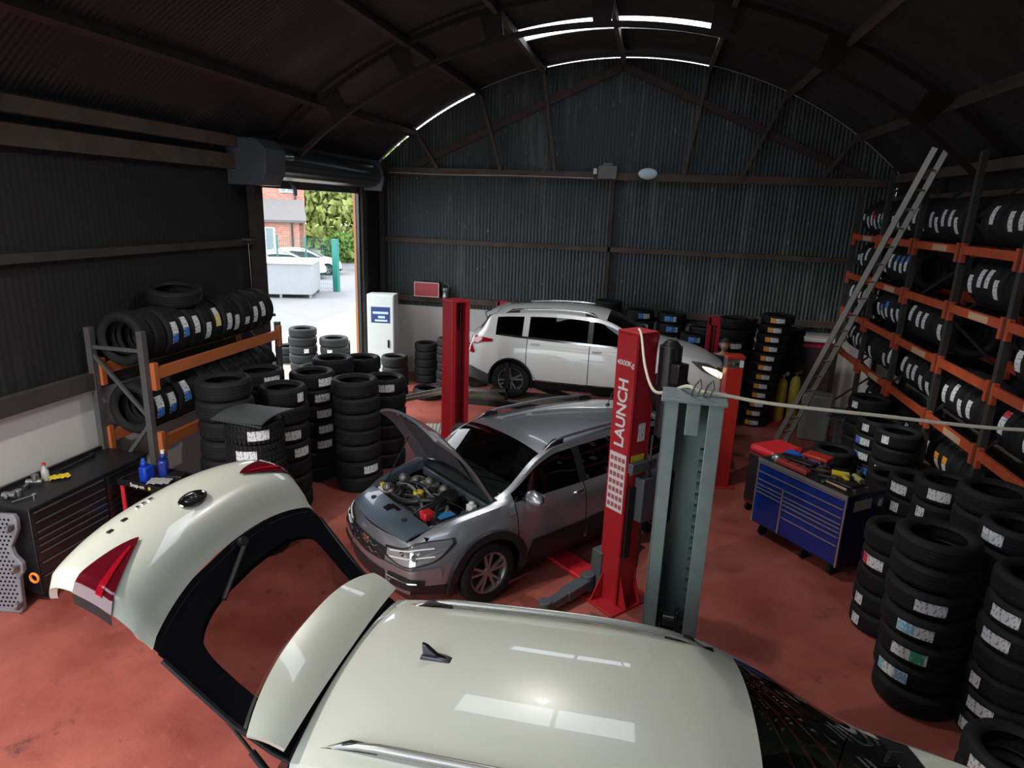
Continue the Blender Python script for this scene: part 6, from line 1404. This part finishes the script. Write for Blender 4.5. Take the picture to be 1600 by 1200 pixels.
R_ = {
 (0,0): (7, 's w rw rw gw gw w'), (0,1): (6, 'w w . w w w'), (0,2): (7, 'w w w w w . .'), (0,3): (6, '. w . w w yw'), (0,4): (3, 'w w .'),
 (1,0): (5, 's w w . w'), (1,1): (6, 'w w bw bw bw w'), (1,3): (6, 'w w w w . ow'), (1,4): (3, 'w . w'),
 (2,0): (4, 'w . w w'), (2,1): (6, 'w bw bw w w .'), (2,2): (6, 'w w w . w .'), (2,4): (4, 'w w . .'),
 (3,0): (7, 'w w w w w w w'), (3,1): (5, 'w . . w w'), (3,2): (6, 'w w w w w .'), (3,3): (6, 'w w w w . .'), (3,4): (5, 'rw . w . .')}
for (lv, by), (n, labs) in R_.items():
    rackrow(RC, UY[by+1]+.06, UY[by]-.06, n, LV[lv], .305, '%s of the right rack, %s' % (lev[lv], bayn[by]), labs, 'tyres on the right-hand racking', vis=99 if by < 4 else 3)
for by, n, labs in ((1, 4, 'w w . .'), (2, 6, 'w w w w w w'), (3, 5, 'ow ow . . .')):
    rackrow(RC+.02, UY[by+1]+.06, UY[by]-.06, n, .71, .28, 'under the lowest beam of the right rack, %s' % bayn[by], labs, 'tyres under the lowest beam of the right rack')
b = MB(); b.bx(.05, .75, UY[4]+.06, UY[1]-.06, .66, .70); b.build('lower_shelf', M['plank'], rr, sm=0)
rackrow(LX-.36, LY0+.04, LY1+.02, 13, 2.0, .30, 'on top of the low left rack', '. w w s w w yw w w bw bw . .'.replace('  ', ' '), 'tyres on top of the left rack', side=-.0)
rackrow(LX-.36, LY0+.06, LY1, 11, 1.20, .30, 'on the lower level of the left rack', 'w . . . . . . . bw bw bw', 'tyres on the lower level of the left rack', side=-.0)
tyre((LX-.40, 6.95, 2.68), (.12, .12, 0), .31, .2, 'road', None, 0, 'black tyre lying flat across the row on top of the left rack', 'tyres on top of the left rack')
# rubber mat draped on the tread stack
b = MB(); nx, ny = 16, 26
P = [[((j/ny-.5)*.66+.0, (i/nx-.5)*.52, .018-.05*((i/nx-.5)*2)**2*(1 if i < nx/2 else .4)-.03*max(0, .1-(j/ny)) + .03*((j/ny))**2) for j in range(ny+1)] for i in range(nx+1)]
b.slab([[Vector(p) for p in r] for r in P], .012)
for j in range(17): b.cyl((-.31+j*.039, -.265, -.04), (-.31+j*.039, -.265, -.028), .017, n=10)
o = tag(b.build('rubber_mat', mat('mat_grey', (.065, .072, .075), .6, spec=.3)), 'grey rubber mat with a scalloped edge draped over the knobbly tyre stack', 'mat'); o.location = (-4.06, 6.02, 1.60); o.rotation_euler = (0, 0, -.15)
POOL.M = Matrix.Identity(4)
tag(POOL.build('tyres', M['rubber'], None, sm=40, merge=False, fixn=False), 'black tyres mostly hidden at the back and bottom of the stacks', 'tyres', kind='stuff')
print('TYRES', CNT[0])
# ------------------------------------------------------------------ man behind the console
def man():
    r = thing('person', 'short-haired man in dark work clothes standing behind the red console, face just visible', 'person', (1.405, 11.78, 0), math.radians(-5))
    V = [(0,0,.98), (0,0,1.15), (0,0,1.36), (0,-.01,1.50), (0,-.01,1.56), (.19,0,1.43), (.27,.02,1.15), (.29,-.12,.93), (-.19,0,1.43), (-.27,.02,1.16), (-.20,-.20,1.10), (.10,0,.92), (.11,-.02,.50), (.11,.02,.09), (-.10,0,.92), (-.12,-.02,.50), (-.12,.02,.09)]
    Rr = [(.15,.11), (.14,.10), (.17,.11), (.06,.06), (.055,.055), (.07,.07), (.05,.05), (.033,.033), (.07,.07), (.05,.05), (.033,.033), (.10,.10), (.065,.065), (.045,.045), (.10,.10), (.065,.065), (.045,.045)]
    E_ = [(0,1),(1,2),(2,3),(3,4),(2,5),(5,6),(6,7),(2,8),(8,9),(9,10),(0,11),(11,12),(12,13),(0,14),(14,15),(15,16)]
    def skin(name, V, E_, Rr, m, parent, lv=2):
        me = bpy.data.meshes.new(name); me.from_pydata(V, E_, []); me.materials.append(m)
        o = bpy.data.objects.new(name, me); COL.objects.link(o)
        o.modifiers.new('skin', 'SKIN'); 
        if not me.skin_vertices:
            bpy.context.view_layer.objects.active = o; bpy.ops.mesh.customdata_skin_add()
        for i, s_v in enumerate(me.skin_vertices[0].data): s_v.radius = Rr[i]; s_v.use_root = (i == 0)
        sb = o.modifiers.new('sub', 'SUBSURF'); sb.levels = lv; sb.render_levels = lv
        dg = bpy.context.evaluated_depsgraph_get(); m2 = bpy.data.meshes.new_from_object(o.evaluated_get(dg)); bpy.data.objects.remove(o)
        m2.polygons.foreach_set('use_smooth', [True]*len(m2.polygons)); 
        o = bpy.data.objects.new(name, m2); COL.objects.link(o); o.parent = parent; return o
    # one continuous skin body with clothing over it
    hv = [(0,0,1.0)]
    body = skin('body', V, E_, Rr, M['skin'], r)
    cl_i = [i for i in range(17) if i not in (3, 4, 7, 10)]
    V2 = V[:3]+[(.19,0,1.43),(.25,.015,1.24),(-.19,0,1.43),(-.25,.015,1.24),(0,-.005,1.45)]
    skin('t_shirt', V2, [(0,1),(1,2),(2,3),(3,4),(2,5),(5,6),(2,7)], [(.17,.125),(.155,.115),(.185,.125),(.082,.082),(.066,.066),(.082,.082),(.066,.066),(.075,.07)], M['navy'], r)
    V3 = [(0,0,.98),(.10,0,.92),(.11,-.02,.50),(.11,.02,.10),(-.10,0,.92),(-.12,-.02,.50),(-.12,.02,.10)]
    skin('trousers', V3, [(0,1),(1,2),(2,3),(0,4),(4,5),(5,6)], [(.165,.125),(.112,.112),(.078,.078),(.062,.062),(.112,.112),(.078,.078),(.062,.062)], M['navy'], r)
    for s1 in (1, -1):
        b = MB(); pr = []
        for i in range(9):
            t = i/8; y = .06-.26*t; w = .045*math.sin(PI*min(.95, .25+t*.75))**.5+.008; pr.append([(s1*.115+w*math.cos(a), y, max(0, .05*(1-.5*t)+.045*(1-.4*t)*math.sin(a))) for a in [2*PI*j/14 for j in range(15)]])
        b.grid(pr); b.add(pr[0][:-1], [tuple(range(14))]); b.add(pr[-1][:-1], [tuple(range(14))]); b.build('shoe', M['black'], r)
    # head
    h = MB(); rows = []; n = 20
    for i in range(15):
        t = i/14; z = -.115+.235*t; wx = .078*math.sin(PI*(.10+.86*t))**.6*(1-.16*(1-t)**2); wy = .098*math.sin(PI*(.10+.86*t))**.55*(1-.10*(1-t))
        row = []
        for j in range(n+1):
            a = 2*PI*j/n; x = wx*math.cos(a); y = wy*math.sin(a)
            if math.sin(a) < -.1:
                f = max(0, -math.sin(a))**8
                y -= .022*f*math.exp(-((z+.012)/.022)**2)+.006*f*math.exp(-((z+.055)/.02)**2)+.008*f*math.exp(-((z-.035)/.012)**2)
                g2 = math.exp(-((abs(x)-.032)/.014)**2)*math.exp(-((z-.018)/.012)**2); y += .010*g2
            row.append((x, y, z))
        rows.append(row)
    h.grid(rows); h.add(rows[0][:-1], [tuple(range(n))]); h.add(rows[-1][:-1], [tuple(range(n))])
    for s1 in (-1, 1):
        h.tube([(s1*.078,.0,-.03),(s1*.090,.012,-.01),(s1*.092,.014,.02),(s1*.080,.0,.03)], [.006,.010,.011,.006], 8)
    hd = h.build('head', M['skin'], r, sm=80); hd.location = (0, -.02, 1.655); hd.rotation_euler = (.05, 0, -.1)
    for s1 in (-1, 1): b = MB(); b.lathe([(0,-.012),(.009,-.007),(.012,0),(.009,.007),(0,.012)], 12, axis='z', c=(s1*.032,-.078,.018)); b.build('eye', mat('eye', (.55,.5,.48), .2), hd); b = MB(); b.box((s1*.032,-.094,.042),(.032,.008,.006)); b.build('eyebrow', M['hair'], hd)
    b = MB(); b.box((0,-.092,-.052),(.045,.008,.007)); b.build('mouth', mat('lips', (.38,.14,.12), .5), hd, bevel=.002)
    b = MB(); rows = []
    for i in range(8):
        t = i/7; z = .045+.085*t; k_ = math.sqrt(max(.0, 1-(t*.98)**2)); rows.append([(.083*k_*math.cos(a), (.104*k_)*math.sin(a)+(.012 if math.sin(a) < 0 else 0), z+(.02*max(0, -math.sin(a))*(1-t)) - (.05*max(0, math.sin(a)))*(1-t)) for a in [2*PI*j/20 for j in range(21)]])
    b.grid(rows); b.add(rows[-1][:-1], [tuple(range(20))]); b.build('hair', M['hair'], hd, sm=80)
    # hands
    for base, fl in (((.29,-.12,.93), 1), ((-.20,-.20,1.10), -1)):
        b0 = Vector(base); d = Vector((.02*fl, -.12, -.10)).normalized() if fl > 0 else Vector((.2, -.9, .1)).normalized(); sd = Vector((1,0,0)); dn = Vector((0,-.3,-.9))
        V4 = [tuple(b0), tuple(b0+d*.05), tuple(b0+d*.09)]; E4 = [(0,1),(1,2)]; R4 = [(.030,.024),(.036,.018),(.034,.016)]
        for f in range(4):
            r0 = b0+d*.095+sd*(-.028+.0185*f); L_ = (.065,.078,.074,.058)[f]; k0 = len(V4)
            V4 += [tuple(r0), tuple(r0+d*L_*.5+dn*.006), tuple(r0+d*L_*.9+dn*.022)]; E4 += [(2,k0),(k0,k0+1),(k0+1,k0+2)]; R4 += [(.0095,.0095),(.0088,.0088),(.0078,.0078)]
        k0 = len(V4); V4 += [tuple(b0+d*.04-sd*.035*fl), tuple(b0+d*.075-sd*.055*fl+dn*.01)]; E4 += [(1,k0),(k0,k0+1)]; R4 += [(.012,.012),(.0095,.0095)]
        skin('hand', V4, E4, R4, M['skin'], r, 1)
man()
